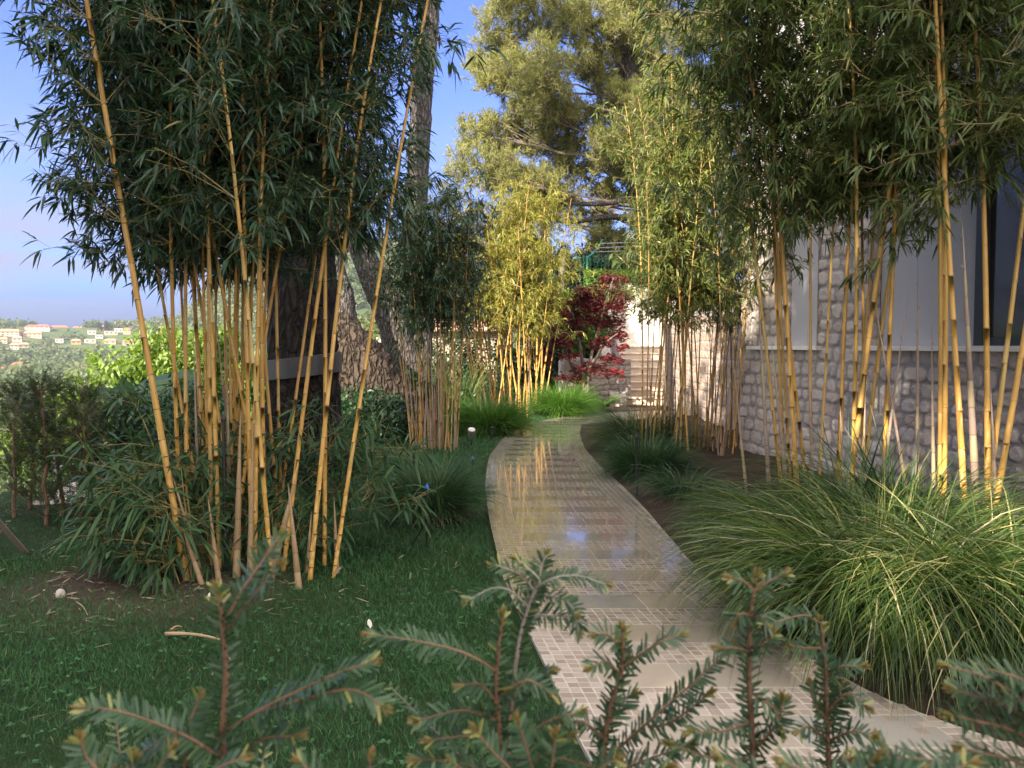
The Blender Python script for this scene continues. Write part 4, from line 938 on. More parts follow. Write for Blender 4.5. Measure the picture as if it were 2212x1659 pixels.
# upper terrace with ivy wall, hedge and green fence
mb = MB(); prism(mb, [(1.0, 23.2), (X0 - .45, 23.2), (X0 - .45, 24.2), (8.5, 24.4), (30, 40), (30, 60), (1.0, 60), (1.0, 34)], -.1, 2.9); tag(mb.build('terrace', M['soil'], None), kind='structure')
def leafy(label, name, cat, boxes, n, ll, lw, mat, tm=.45, ts=.2, group=None, hang=.3, stems=None, curl=.3, pred=None, surf=.55, lump=.12, parent=None, up=.4):
    """leaves filling ellipsoids (cx,cy,cz,rx,ry,rz), thicker toward the outside and broken into clumps"""
    fol = MB(); tot = sum(b_[3] * b_[4] + b_[3] * b_[5] for b_ in boxes)
    for (cx, cy, cz, rx, ry, rz) in boxes:
        m = int(n * (rx * ry + rx * rz) / tot); k = max(8, m // 9)
        d = unit(rng.normal(size=(k, 3))); q = surf + (1 - surf) * rng.random(k); l_ = 1 + lump * np.sin(d[:, 0] * 7 + cx) * np.sin(d[:, 2] * 6 + cz) + lump * np.sin(d[:, 1] * 8 + d[:, 2] * 5)
        C = np.array([cx, cy, cz]) + d * (q * l_)[:, None] * np.array([rx, ry, rz])
        C = C[C[:, 2] > -12]; k = len(C); ix = np.repeat(np.arange(k), 9); d = d[:k]
        D = unit(d[ix] * .5 + rng.normal(0, .75, (len(ix), 3)) + np.array([0, 0, -hang])); P = C[ix] + rng.normal(0, ll * .5, (len(ix), 3))
        N = unit(rng.normal(0, .6, (len(ix), 3)) + np.array([0, 0, 1.0]))
        fol.leaves(P, D, N, ll * rng.uniform(.6, 1.25, len(ix)), lw * rng.uniform(.7, 1.2, len(ix)), np.clip(rng.normal(tm, ts, len(ix)), 0, 1), .2, .35, .72, .75)
    c = (boxes[0][0], boxes[0][1], min(0, boxes[0][2] - boxes[0][5]) if name != 'ivy' else 0)
    if stems is None: return tag(fol.build(name, M[mat], None, c), label, cat, group)
    T = thing(name, label, cat, (stems[0][0][0], stems[0][0][1], stems[0][0][2]), group); sm = MB()
    for P in stems:
        P = np.asarray(P, float); trunk(sm, P, [P_ for P_ in np.linspace(stems_r[0], stems_r[1], 4)], 8, .08, 16)
    sm.build('trunk', M['bark_thin'], T, smooth=True); fol.build('crown', M[mat], T); return T
stems_r = (.05, .02)
leafy('dark ivy covering the retaining wall behind the red maple', 'ivy', 'ivy', [(pt(u, 760, 22.9)[0], 22.95, z, .75, .25, .8) for u in (1150, 1200, 1250, 1282) for z in (.7, 1.5, 2.3)], 9000, .10, .07, 'dark_shrub', .6, .25)
leafy('leafy green shrub seen through the red maple', 'shrub', 'shrub', [(pt(1255, 720, 21.5)[0], 21.5, 1.9, .45, .35, .6), (pt(1300, 700, 21.5)[0], 21.6, 2.0, .35, .3, .4)], 2200, .09, .06, 'hedge_leaf', .6, .25)
hx0, hx1 = pt(1270, 600, 23.6)[0], pt(1425, 600, 23.6)[0]
def box_hedge(label, x0, x1, y0, y1, z0, z1, n, mat, group=None, ll=.07):
    fol = MB(); k = n
    P = np.stack([rng.uniform(x0, x1, k), rng.uniform(y0, y1, k), rng.uniform(z0, z1, k)], 1)
    ax = rng.integers(0, 4, k); P[ax == 0, 1] = y0 + np.abs(rng.normal(0, .05, (ax == 0).sum())); P[ax == 1, 2] = z1 - np.abs(rng.normal(0, .06, (ax == 1).sum()))
    e = rng.random(k) < .12; P[e, 0] = np.where(rng.random(e.sum()) < .5, x0, x1)
    P += rng.normal(0, .035, P.shape); D = unit(rng.normal(0, .7, P.shape) + np.array([0, -.3, .3])); N = unit(rng.normal(0, .6, P.shape) + np.array([0, 0, 1.0]))
    fol.leaves(P, D, N, ll * rng.uniform(.6, 1.3, k), ll * .6, np.clip(rng.normal(.55, .22, k), 0, 1), .1)
    return tag(fol.build('hedge', M[mat], None, ((x0 + x1) / 2, y0, z0)), label, 'hedge', group)
box_hedge('clipped bright green hedge on the terrace above the red maple', hx0, hx1 + 1.5, 23.5, 24.3, 2.9, 3.72, 5200, 'lime_leaf')
box_hedge('low clipped hedge below the green fence, left of the maple top', pt(1165, 640, 23)[0], pt(1262, 640, 23)[0], 22.9, 23.6, 2.2, 3.05, 3600, 'lime_leaf')
fy = 24.6; T = thing('wire_fence', 'green wire mesh fence with curved post tops on the terrace', 'fence', (pt(1220, 600, fy)[0], fy, 2.9))
fx0, fx1 = pt(1175, 600, fy)[0], pt(1268, 600, fy)[0]; ps = MB()
mesh = MB()
xs = np.arange(fx0, fx1 + 1.9, .11); zs = np.arange(2.95, 4.32, .17)
A_ = [(x, fy, 2.92) for x in xs] + [(fx0, fy - .006, z) for z in zs]; B_ = [(x, fy, 4.3) for x in xs] + [(fx1 + 1.9, fy - .006, z) for z in zs]
mesh.sticks(A_, B_, .005, .005)
for x in np.arange(fx0 + .1, fx1 + 1.8, .30):
    th = np.linspace(0, 2 * math.pi, 12); mesh.tube(np.stack([x + .10 * np.cos(th), np.full(12, fy - .015), 4.14 + .10 * np.sin(th)], 1), .009, 5, caps=False)
mesh.build('mesh_panel', M['green_paint'], T)
for x in (fx1, fx1 + 1.85, fx0 - .02):
    p_ = MB(); pts_ = [(x, fy - .03, 2.8), (x, fy - .03, 4.2)] + [(x + .55 * math.sin(a) * .9, fy - .03, 4.2 + .5 * (1 - math.cos(a)) + .25 * math.sin(a)) for a in np.linspace(.2, 1.2, 6)]
    p_.tube(np.array(pts_), .032, 8); p_.build('post', M['green_paint'], T)
for k in range(3):
    x = fx1 + .12 + k * .17; z = 4.36 + k * .13; wv = MB(); wx_ = np.linspace(x, fx1 + 2.3, 26); wv.tube(np.stack([wx_, np.full(26, fy - .03), z + .03 * np.sin(np.linspace(0, 3.1, 26))], 1), .012, 6)
    for q in wx_[::4]: wv.tube([(q - .04, fy - .03, z + .05), (q + .04, fy - .03, z - .03)], .007, 4)
    wv.build('top_wire', M['metal'], T)
b0 = MB(); p = pt(1213, 600, fy - .3); b0.box((p[0], fy - .35, 3.5), (.16, .16, 1.35), bev=.015); tag(b0.build('concrete_post', M['concrete'], None, (p[0], fy - .35, 2.85)), 'pale square concrete post in front of the green fence', 'post')

leafy('dark evergreen bushes on the terrace behind the green fence', 'bush', 'bush', [(pt(u, 560, 29)[0], 29 + dy, 4.0, 1.3, .9, 1.3) for u, dy in ((1120, 0), (1200, .6), (1290, 0), (1370, .8), (1450, 0))], 15000, .22, .11, 'dark_shrub', .5, .25, surf=.3)
leafy('tall dark hedge closing the view behind the golden bamboo', 'hedge', 'hedge', [(x, 22.3 + .1 * x, 1.0, .9, .5, 1.25) for x in (-1.6, -.6, .4, 1.3)], 10000, .11, .05, 'dark_shrub', .6, .25, surf=.4)
# red maple
b = at(1268, 19.0); T = thing('maple_tree', 'red-leaved maple with layered crown beside the stairs', 'maple', (b[0], b[1], 0))
mb = MB(); stems = [[(1268, 868, 19), (1272, 800, 19), (1290, 720, 18.9), (1310, 650, 18.8), (1325, 600, 18.8)], [(1266, 860, 19), (1255, 760, 19), (1240, 690, 19), (1225, 640, 19.1)], [(1268, 850, 19), (1240, 800, 19.1), (1215, 740, 19.2), (1195, 690, 19.2)], [(1272, 800, 19), (1305, 745, 18.8), (1335, 720, 18.7)]]
for st_ in stems: trunk(mb, limb_pts(st_), [.05, .035, .025, .012], 8, .05, 20)
mb.build('trunk', M['bark_thin'], T, smooth=True); fol = MB()
for (u, v, ru, rv, k) in ((1325, 600, 34, 14, 60), (1290, 625, 42, 16, 80), (1335, 632, 36, 16, 70), (1255, 648, 40, 16, 80), (1305, 655, 46, 18, 90), (1225, 672, 34, 16, 60), (1270, 685, 48, 18, 90), (1320, 690, 34, 16, 60), (1205, 700, 26, 14, 40), (1335, 720, 22, 12, 40), (1300, 735, 28, 12, 40), (1215, 735, 24, 14, 34),
                          (1322, 770, 26, 10, 36), (1230, 765, 24, 10, 20), (1270, 790, 40, 12, 46), (1325, 800, 26, 10, 30), (1210, 812, 16, 8, 14), (1250, 815, 26, 10, 26), (1345, 745, 14, 8, 14), (1345, 660, 16, 18, 24), (1180, 760, 18, 30, 30), (1205, 665, 26, 16, 40), (1190, 725, 24, 16, 40), (1240, 705, 30, 16, 40), (1250, 625, 24, 12, 30)):
    C = pt(u, v, 19.0 + rng.normal(0, .25)); kk = k * 3; su = ru * 5.787e-4 * 19; sv = rv * 5.787e-4 * 19
    a = rng.uniform(0, 6.28, kk); q = np.sqrt(rng.random(kk)); P = C + np.stack([np.cos(a) * q * su, np.sin(a) * q * su * .8, rng.normal(0, .5, kk) * sv - q * q * sv * .6], 1)
    fol.sticks(np.tile(C - np.array([[0, 0, .08]]), (kk // 5, 1)), P[::5][:kk // 5], .006, .002, .0, 1)
    az = rng.uniform(0, 6.28, kk); base = .3 + .3 * rng.random(kk) + (.18 if v > 740 else 0)
    for j, (da, ls) in enumerate(((-1.15, .7), (-.58, .92), (0, 1.0), (.58, .92), (1.15, .7))):
        D = np.stack([np.cos(az + da), np.sin(az + da), np.full(kk, -.35)], 1)
        fol.leaves(P, D, np.tile([[0, 0, 1.0]], (kk, 1)) + rng.normal(0, .25, (kk, 3)), .085 * ls * rng.uniform(.8, 1.3, kk), .030, np.clip(base + rng.normal(0, .12, kk), 0, 1), .25, .45, .8, .5)
fol.build('crown', [M['maple'], M['brown_twig']], T)

# ferns
def fern(label, c, n, Lf):
    mb = MB()
    for k in range(n):
        a = rng.uniform(0, 6.28); e = R(rng.uniform(45, 75)); l_ = Lf * rng.uniform(.7, 1.1); p = np.array([c[0], c[1], .03]); pts_ = [p]; m_ = 16
        for j in range(m_):
            ang = e - R(80) * j / m_; p = p + l_ / m_ * np.array([math.cos(a) * math.cos(ang), math.sin(a) * math.cos(ang), math.sin(ang)]); pts_.append(p)
        P = np.array(pts_); mb.tube(P, np.linspace(.004, .001, len(P)), 4)
        sd = np.array([-math.sin(a), math.cos(a), 0]); f = unit(np.gradient(P, axis=0)); PL = np.concatenate([P, P]); D = np.concatenate([f * .45 + sd, f * .45 - sd]); tt = np.linspace(0, 1, len(P)); w_ = np.sin(np.clip(tt * 1.1 + .12, 0, 1) * math.pi) * l_ * .22
        mb.leaves(PL, D, np.tile([[0, 0, 1.0]], (len(PL), 1)), np.concatenate([w_, w_]) + .01, l_ / m_ * 1.1, rng.uniform(.3, .9, len(PL)), .25, .3, .7, .7)
    return tag(mb.build('fern', M['sedge_bright'], None, (c[0], c[1], 0)), label, 'fern', 'ferns at the path bend')
fern('bright green fern at the foot of the red maple', at(1300, 18.2), 22, .75); fern('small pale fern between the golden stems and the bright mound', at(1165, 16.9), 14, .5); fern('fern tucked between the bright mound and the maple fern', at(1255, 18.4), 16, .55)

# ------------------------------------------------------------------ left side planting
leafy('lime-green sunlit tree spreading behind the dark yew hedge', 'lime_tree', 'tree', [(pt(u, v, 12.8)[0], 12.8 + dy, pt(u, v, 12.8)[2], rx, .8, rz) for u, v, rx, rz, dy in
      ((300, 800, .9, .45, 0), (400, 790, .9, .5, .3), (220, 860, .8, .4, -.2), (480, 810, .8, .5, .6), (330, 880, 1.0, .5, 0), (180, 950, .8, .5, 0), (270, 970, 1.0, .6, .2), (110, 1000, .7, .45, .1), (380, 980, 1.0, .6, .4), (340, 740, .5, .3, .4), (440, 735, .5, .3, .4), (200, 1040, .9, .5, 0), (400, 1060, 1.0, .5, .3), (60, 960, .5, .4, .2), (520, 900, .8, .8, .8))],
      22000, .10, .05, 'lime_leaf', .5, .24, None, .7, [[(pt(330, 900, 13)[0], 13.1, -3.2), (pt(330, 900, 13)[0], 13.0, -1), (pt(320, 860, 13)[0], 12.9, .3)], [(pt(330, 900, 13)[0], 13.1, -2), (pt(420, 900, 13)[0], 13.2, -.4), (pt(440, 780, 13)[0], 13.3, 1)]], surf=.25)
def yew_sprays(mb, A, B, dens, nl, nw, mi=0, bud=0.0, tm=.45, flat=True):
    """needles in two rows along each shoot A->B"""
    L_ = np.linalg.norm(B - A, axis=1); cnt = np.maximum(4, (L_ * dens).astype(int)); ix = np.repeat(np.arange(len(A)), cnt)
    q = np.concatenate([np.linspace(.04, 1, c) for c in cnt]); T_ = unit(B - A); P = A[ix] + (B - A)[ix] * q[:, None]
    up = np.array([[0, 0, 1.0]]); sd = unit(np.cross(T_, up + rng.normal(0, .25, T_.shape)))
    sg = np.where(np.arange(len(ix)) % 2 == 0, 1, -1)[:, None]
    D = unit(sd[ix] * sg + T_[ix] * .55 + rng.normal(0, .18, P.shape) + up * rng.uniform(-.1, .35, (len(ix), 1)))
    N = unit(np.cross(sd[ix], T_[ix]) + rng.normal(0, .3, P.shape)); tap = np.where(q > .85, .75, 1.0)
    mb.leaves(P, D, N, nl * rng.uniform(.75, 1.15, len(ix)) * tap, nw, np.clip(rng.normal(tm, .2, len(ix)) + .35 * (q > .9), 0, 1), .12, .25, .8, .8, mi)
def yew_bush(label, c, H, rad, n, group, mat='yew_hedge', z0=0.0):
    T = thing('yew_shrub', label, 'yew', (c[0], c[1], z0), group); tr = MB(); lean = rng.normal(0, .06, 2)
    P = np.array([[c[0] + lean[0] * q, c[1] + lean[1] * q, z0 + H * q] for q in np.linspace(0, 1, 8)]) + rng.normal(0, .012, (8, 3)); P[0] = (c[0], c[1], z0 - .05)
    tr.tube(P, np.linspace(.02, .004, 8), 7); fol = MB()
    q = rng.random(n) ** .8 * .95 + .03; a = rng.uniform(0, 6.28, n); A = np.array([c[0], c[1], z0]) + np.stack([lean[0] * q, lean[1] * q, q * H], 1)
    Lb = rad * (1.05 - q * .75) * rng.uniform(.5, 1.1, n); ev = np.radians(rng.uniform(15, 60, n)); D = np.stack([np.cos(a) * np.cos(ev), np.sin(a) * np.cos(ev), np.sin(ev)], 1)
    B = A + D * Lb[:, None]; fol.sticks(A, B, .003, .001, .5, 1); yew_sprays(fol, A, B, 170, .026, .0058)
    k = 5; ix = np.repeat(np.arange(n), k); f = rng.uniform(.3, 1, len(ix)); A2 = A[ix] + (B - A)[ix] * f[:, None]; D2 = unit(D[ix] + rng.normal(0, .6, (len(ix), 3))); B2 = A2 + D2 * rng.uniform(.07, .2, len(ix))[:, None]
    fol.sticks(A2, B2, .0014, .0006, .5, 1); yew_sprays(fol, A2, B2, 140, .025, .0058)
    tr.build('trunk', M['brown_twig'], T); fol.build('foliage', [M[mat], M['brown_twig']], T); return T
for (u, d, H, rad, n, lab) in ((25, 6.9, 1.25, .42, 60, 'yew shrub at the very left border of the hedge row'), (92, 6.6, 1.32, .42, 66, 'tallest yew shrub with a reddish leader, second from the left border'), (165, 6.7, 1.22, .36, 50, 'thin see-through yew shrub in front of the lime-green tree'),
                               (215, 7.0, 1.2, .4, 60, 'dark yew shrub under the big banana leaf'), (125, 6.95, 1.2, .42, 64, 'dense yew shrub between the tallest one and the see-through one'), (190, 6.5, 1.05, .38, 56, 'low yew shrub in front of the grey tube railing'), (60, 7.3, 1.1, .45, 56, 'lower yew shrub standing behind the left hedge row'), (275, 7.4, 1.1, .4, 56, 'dark yew shrub nearest the big bamboo clump')):
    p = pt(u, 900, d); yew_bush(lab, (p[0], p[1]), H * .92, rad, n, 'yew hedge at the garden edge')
leafy('rounded green pittosporum shrub left of the thick leaning stem', 'shrub', 'shrub', [(pt(310, 970, 7.2)[0], 7.2, .75, .42, .4, .38), (pt(370, 930, 7.4)[0], 7.5, .75, .4, .35, .42), (pt(285, 1040, 7.0)[0], 7.0, .4, .4, .35, .4), (pt(420, 930, 7.6)[0], 7.8, .7, .5, .35, .5)], 5600, .075, .026, 'shrub_leaf', .5, .22, surf=.4)
leafy('clipped dark shrub at the foot of the leaning pine', 'shrub', 'shrub', [(pt(795, 900, 12.6)[0], 12.6, .42, .75, .5, .45), (pt(850, 920, 12.4)[0], 12.4, .32, .4, .4, .35)], 5200, .07, .04, 'shrub_leaf', .3, .2, surf=.5)
leafy('bluish leafy perennials behind the thin dark bamboo', 'perennial', 'perennial', [(pt(880, 850, 15)[0], 15, .55, .5, .4, .5), (pt(960, 880, 15.4)[0], 15.4, .45, .6, .4, .42)], 2600, .14, .07, 'shrub_leaf', .75, .2, surf=.3)
leafy('white-flowering shrub between the two leaning pine limbs', 'flowering_shrub', 'shrub', [(pt(800, 760, 18.5)[0], 18.5, .9, 1.0, .6, .7), (pt(840, 730, 19)[0], 19.2, 1.3, .8, .6, .6), (pt(770, 800, 18)[0], 18, .5, .8, .5, .6)], 5200, .09, .05, 'hedge_leaf', .45, .25, surf=.4)
fl = MB(); n = 420; C = np.stack([rng.uniform(pt(775, 760, 18)[0], pt(850, 760, 18)[0], n), rng.uniform(17.4, 18.1, n), rng.uniform(.4, 1.6, n)], 1); C = np.repeat(C[:60], 7, 0) + rng.normal(0, .06, (420, 3))
for k in range(4): fl.leaves(C, rng.normal(0, 1, C.shape), rng.normal(0, 1, C.shape), .05, .04, rng.random(n), 0)
tag(fl.build('blossom', M['flower'], bpy.data.objects['flowering_shrub']))
leafy('yellow-green trees beyond the garden edge behind the pine limbs', 'tree', 'tree', [(pt(770, 720, 40)[0], 40, 1.2, 2.4, 2, 1.6), (pt(830, 715, 42)[0], 42, 1.6, 2.2, 2, 1.6), (pt(700, 730, 38)[0], 38, .8, 2.4, 2, 1.8), (pt(900, 730, 44)[0], 44, 1.5, 2.6, 2, 1.5)], 7000, .34, .2, 'forest', .9, .2, stems=[[(pt(800, 760, 41)[0], 41, -4), (pt(800, 760, 41)[0], 41, -1), (pt(810, 740, 41)[0], 41, 1.5)]], surf=.4)
leafy('round olive shrub in front of the little tiled pavilion', 'shrub', 'shrub', [(pt(935, 740, 24)[0], 24, 1.0, .9, .6, .8), (pt(985, 790, 23)[0], 23, .5, 1.2, .6, .6), (pt(1130, 800, 24)[0], 24, .6, 1.6, .6, .7)], 6000, .10, .04, 'hedge_leaf', .3, .22, surf=.4)
mound('tall reedy grass behind the thin dark bamboo', at(870, 16.6), 420, (1.0, 1.7), .016, 'sedge_bright', .3, .2, .4, (60, 88), (10, 70)); mound('tuft of tall reed grass right of the thin dark bamboo', at(985, 15.4), 240, (1.0, 1.6), .016, 'sedge', .5, .2, .25, (65, 88), (10, 60))
mound('shaded feathery grass under the golden bamboo', at(1010, 19.4), 900, (.7, 1.4), .01, 'sedge', .2, .2, .5)

def banana(label, c, leaves_):
    T = thing('banana_plant', label, 'banana plant', (c[0], c[1], -.3)); st = MB(); st.tube([(c[0], c[1], -.35), (c[0], c[1] , .3), (c[0] + .03, c[1], .8)], [.07, .06, .035], 10); st.build('stem', M['shrub_leaf'], T)
    for (P, wd, roll) in leaves_:
        P = spline(np.array(P), 26); T_ = unit(np.gradient(P, axis=0)); s_ = np.linspace(-1, 1, 11); sd = unit(np.cross(T_, [0, 0, 1.0])); nn_ = np.cross(sd, T_); t = np.linspace(0, 1, 26); w_ = wd * np.sin(np.clip(t * .98 + .02, 0, 1) ** .75 * math.pi) ** .6
        V = P[:, None] + sd[:, None] * (s_[None, :, None] * w_[:, None, None]) * math.cos(roll) + nn_[:, None] * ((np.abs(s_)[None, :, None] * .35 - .35 * s_[None, :, None] ** 2 * 1.7 + s_[None, :, None] * math.sin(roll)) * w_[:, None, None]) + (.012 * np.sin(t * 60)[:, None] * s_[None] ** 2)[..., None]
        l = MB(); l.add(V.reshape(-1, 3), [grid_faces(26, 11)], np.tile(.5 + .3 * np.cos(s_ * 3) * .5, 26)); l.tube(P, np.linspace(.014, .004, 26), 6, .9); l.build('leaf', M['big_leaf'], T, smooth=True)
p = pt(400, 900, 8.2)
banana('broad-leaved banana plant with arching leaves behind the thick stems', p, [([(p[0], 8.2, .6), pt(390, 838, 8.1), pt(330, 835, 8.0), pt(265, 850, 7.9), pt(205, 838, 7.8)], .20, .6), ([(p[0], 8.2, .6), pt(345, 880, 8.0), pt(300, 870, 7.7), pt(262, 815, 7.6)], .19, .9), ([(p[0], 8.2, .6), pt(400, 820, 8.3), pt(360, 815, 8.4), pt(310, 822, 8.5)], .16, .5),
    ([(p[0], 8.2, .5), pt(300, 930, 7.8), pt(330, 905, 7.7), pt(350, 930, 7.6)], .15, .8)])
# small tiled pavilion beyond the garden
p = pt(995, 745, 33); T = thing('pavilion', 'small pink stone pavilion with a tiled roof glimpsed between two bamboo clumps', 'building', (p[0], 33, -.6)); b0 = MB(); b0.box((p[0], 34, .75), (3.0, 2.2, 2.7)); b0.build('wall', M['stone_warm'], T)
b0 = MB(); b0.add([(p[0] - 1.8, 32.5, 2.1), (p[0] + 1.8, 32.5, 2.1), (p[0] + 1.8, 34, 2.9), (p[0] - 1.8, 34, 2.9), (p[0] + 1.8, 35.5, 2.1), (p[0] - 1.8, 35.5, 2.1)] , [[[0, 1, 2, 3], [3, 2, 4, 5], [0, 5, 4, 1]], [[0, 3, 5], [1, 4, 2]]]); b0.build('roof', M['roof_pale'], T)

# ------------------------------------------------------------------ far hillside village
def far_house(label, u, v, wpx, hpx, wall, roofm, rz, flat=False, fl=2, cyp=None):
    wpx *= .74; hpx *= .68; c = hit(u, v + hpx * .5); d = math.hypot(c[0], c[1]); k = d * 5.787e-4; W = max(5, wpx * k); H = max(3.2, hpx * k * .72); D = max(6, W * .6)
    T = thing('house', label, 'house', (c[0], c[1], c[2] - 2), 'houses on the far hillside')
    ca, sa = math.cos(rz), math.sin(rz); tr = lambda q: np.array([c[0] + q[0] * ca - q[1] * sa, c[1] + q[0] * sa + q[1] * ca, c[2] + q[2]])
    b0 = MB(); b0.box((c[0], c[1], c[2] + H / 2 - 1), (W, D, H + 2), rz); b0.build('wall', wall, T); rf = MB()
    if flat: rf.box((c[0], c[1], c[2] + H + .25), (W + .5, D + .5, .48), rz)
    else:
        h = H * .62; e = .8; q = [(-W / 2 - e, -D / 2 - e, H), (W / 2 + e, -D / 2 - e, H), (W / 2 + e, D / 2 + e, H), (-W / 2 - e, D / 2 + e, H), (-W / 2 + D * .2, 0, H + h), (W / 2 - D * .2, 0, H + h)]
        rf.add([tr(a) for a in q], [[[0, 1, 5, 4], [2, 3, 4, 5], [3, 2, 1, 0]], [[1, 2, 5], [3, 0, 4]]])
    rf.build('roof', roofm, T)
    n = max(2, int(W / 4))
    for f_ in range(fl):
        for j in range(n):
            wn_ = MB(); x = (j + .5) / n * W - W / 2; z = H * (f_ + .52) / fl; ww = W / n * .48; wh = H / fl * .5
            wn_.add([tr((x + a * ww / 2, -D / 2 - .06, z + b_ * wh / 2)) for a, b_ in ((-1, -1), (1, -1), (1, 1), (-1, 1))] + [tr((x + a * ww / 2, -D / 2 + .1, z + b_ * wh / 2)) for a, b_ in ((-1, -1), (1, -1), (1, 1), (-1, 1))], [[[0, 1, 2, 3], [0, 4, 5, 1], [1, 5, 6, 2], [2, 6, 7, 3], [3, 7, 4, 0]]])
            wn_.build('window', M['far_window'], T)
wc = {'pink': plain('pink_render', (.44, .29, .22), .85, .08, .3, 0), 'cream': plain('cream_render', (.46, .37, .27), .85, .08, .3, 0), 'white': plain('white_render', (.50, .46, .42), .85, .05, .3, 0), 'orange': plain('orange_render', (.50, .25, .08), .85, .08, .3, 0), 'red': plain('red_render', (.45, .13, .09), .85, .08, .3, 0)}
rr_ = {'red': plain('far_red_roof', (.42, .10, .06), .85, .15, .5, 0), 'pale': plain('far_pale_roof', (.44, .19, .115), .85, .15, .5, 0), 'flat': plain('far_flat_roof', (.5, .46, .42), .85, .1, .5, 0)}
cz = lambda x, y: (.1984 * x, .1984 * y + 630.9)
HS = [(470, 345, 130, 62, 'pink', 'red', 0, 2, 'pale pink block with a red roof highest on the ridge'), (645, 352, 200, 55, 'white', 'red', 0, 2, 'long white block with balconies and a red roof, right of the highest block'), (850, 368, 110, 40, 'pink', 'red', 0, 1, 'single red-roofed house right of the long ridge block'),
      (420, 392, 270, 55, 'white', 'red', 0, 2, 'longest red-roofed terrace just under the ridge blocks'), (110, 450, 250, 80, 'pink', 'pale', 0, 2, 'wide terrace of apartments at the left border'), (360, 468, 200, 72, 'cream', 'pale', 0, 2, 'cream terrace right of the left border apartments'),
      (40, 535, 95, 72, 'cream', 'pale', 0, 2, 'house at the left border below the wide terrace'), (195, 520, 100, 52, 'white', 'pale', 0, 1, 'small white house below the wide terrace'), (160, 598, 90, 80, 'white', 'pale', 0, 2, 'tall white house lowest at the left of the village'), (255, 590, 110, 55, 'pink', 'pale', 0, 1, 'pink annexe right of the tall white house'),
      (1000, 440, 95, 50, 'white', 'flat', 1, 1, 'white flat-roofed villa left of the cypress row'), (1110, 402, 60, 34, 'pink', 'pale', 0, 1, 'small pink house among the cypresses'), (1290, 418, 95, 44, 'white', 'flat', 1, 1, 'white cubic villa right of the cypress row'), (1210, 452, 150, 32, 'cream', 'flat', 1, 1, 'long cream villa under the white cubic one'),
      (1390, 430, 90, 72, 'pink', 'red', 0, 2, 'tall pink house with a red roof beside the cubic villa'), (1080, 490, 85, 36, 'white', 'flat', 1, 1, 'white modern villa above the cream one'), (985, 540, 130, 36, 'cream', 'flat', 1, 1, 'cream low villa left of the pink house'), (830, 556, 110, 34, 'orange', 'pale', 0, 1, 'orange villa alone in the trees'),
      (1210, 545, 140, 58, 'pink', 'pale', 0, 1, 'pink house between the cream villa and the twin houses'), (1440, 552, 220, 66, 'pink', 'pale', 0, 2, 'wide pink house left of the thick bamboo stem'), (1740, 475, 80, 42, 'orange', 'pale', 0, 1, 'orange house under the wooded hill'), (1760, 412, 70, 34, 'red', 'red', 0, 1, 'red house on the wooded hill'),
      (1850, 538, 150, 46, 'white', 'flat', 1, 1, 'long white modern house with a glazed front'), (1745, 600, 200, 58, 'pink', 'pale', 0, 2, 'pink terraces right of the thick bamboo stem'), (1690, 655, 90, 50, 'pink', 'pale', 0, 1, 'low pink house under the terraces'), (1900, 610, 150, 50, 'cream', 'pale', 0, 1, 'cream house under the glazed one'),
      (215, 830, 160, 40, 'pink', 'red', 0, 1, 'red-roofed house sunk in the near forest'), (245, 893, 80, 30, 'pink', 'red', 0, 1, 'small red roof in the near forest, below the other'), (8, 893, 70, 34, 'pink', 'red', 0, 1, 'red roof in the near forest at the left border'), (2060, 560, 80, 34, 'white', 'flat', 1, 1, 'white cube house glimpsed between the stems'), (650, 538, 90, 34, 'white', 'flat', 1, 1, 'small white house left of the orange villa'), (1550, 450, 60, 30, 'orange', 'pale', 0, 1, 'little orange house by the thick bamboo stem'), (2000, 700, 150, 90, 'pink', 'pale', 0, 2, 'large pink house nearest behind the lime-green tree')]
HP = []
for (x, y, w_, h_, wc_, rc_, fl_, nf, lab) in HS:
    u, v = cz(x, y); far_house(lab, u, v, w_ * .1984, h_ * .1984, wc[wc_], rr_[rc_], rng.uniform(.15, .55), bool(fl_), nf); HP.append((u, v + h_ * .1, w_ * .12))
# cypresses
for k, (x, y, h_) in enumerate(((1075, 385, 80), (1100, 388, 70), (1148, 382, 85), (1166, 382, 85), (1190, 392, 75), (1212, 392, 80), (140, 335, 60), (940, 360, 50), (970, 365, 45))):
    u, v = cz(x, y + h_ * .5); c = hit(u, v); kk = math.hypot(c[0], c[1]) * 5.787e-4; H = h_ * .1984 * kk
    fol = MB(); n = 260; z = rng.random(n); a = rng.uniform(0, 6.28, n); rr = H * .13 * np.sin(np.clip(z * .93 + .05, 0, 1) * math.pi) ** .6
    P = c + np.stack([np.cos(a) * rr, np.sin(a) * rr, z * H], 1); fol.leaves(P, np.tile([[0, 0, 1.0]], (n, 1)) + rng.normal(0, .25, (n, 3)), rng.normal(size=(n, 3)), H * .16, H * .06, rng.random(n) * .4, 0)
    tag(fol.build('cypress', M['dark_shrub'], None, c), 'dark slim cypress standing on the far ridge among the houses', 'cypress', 'cypresses on the ridge')
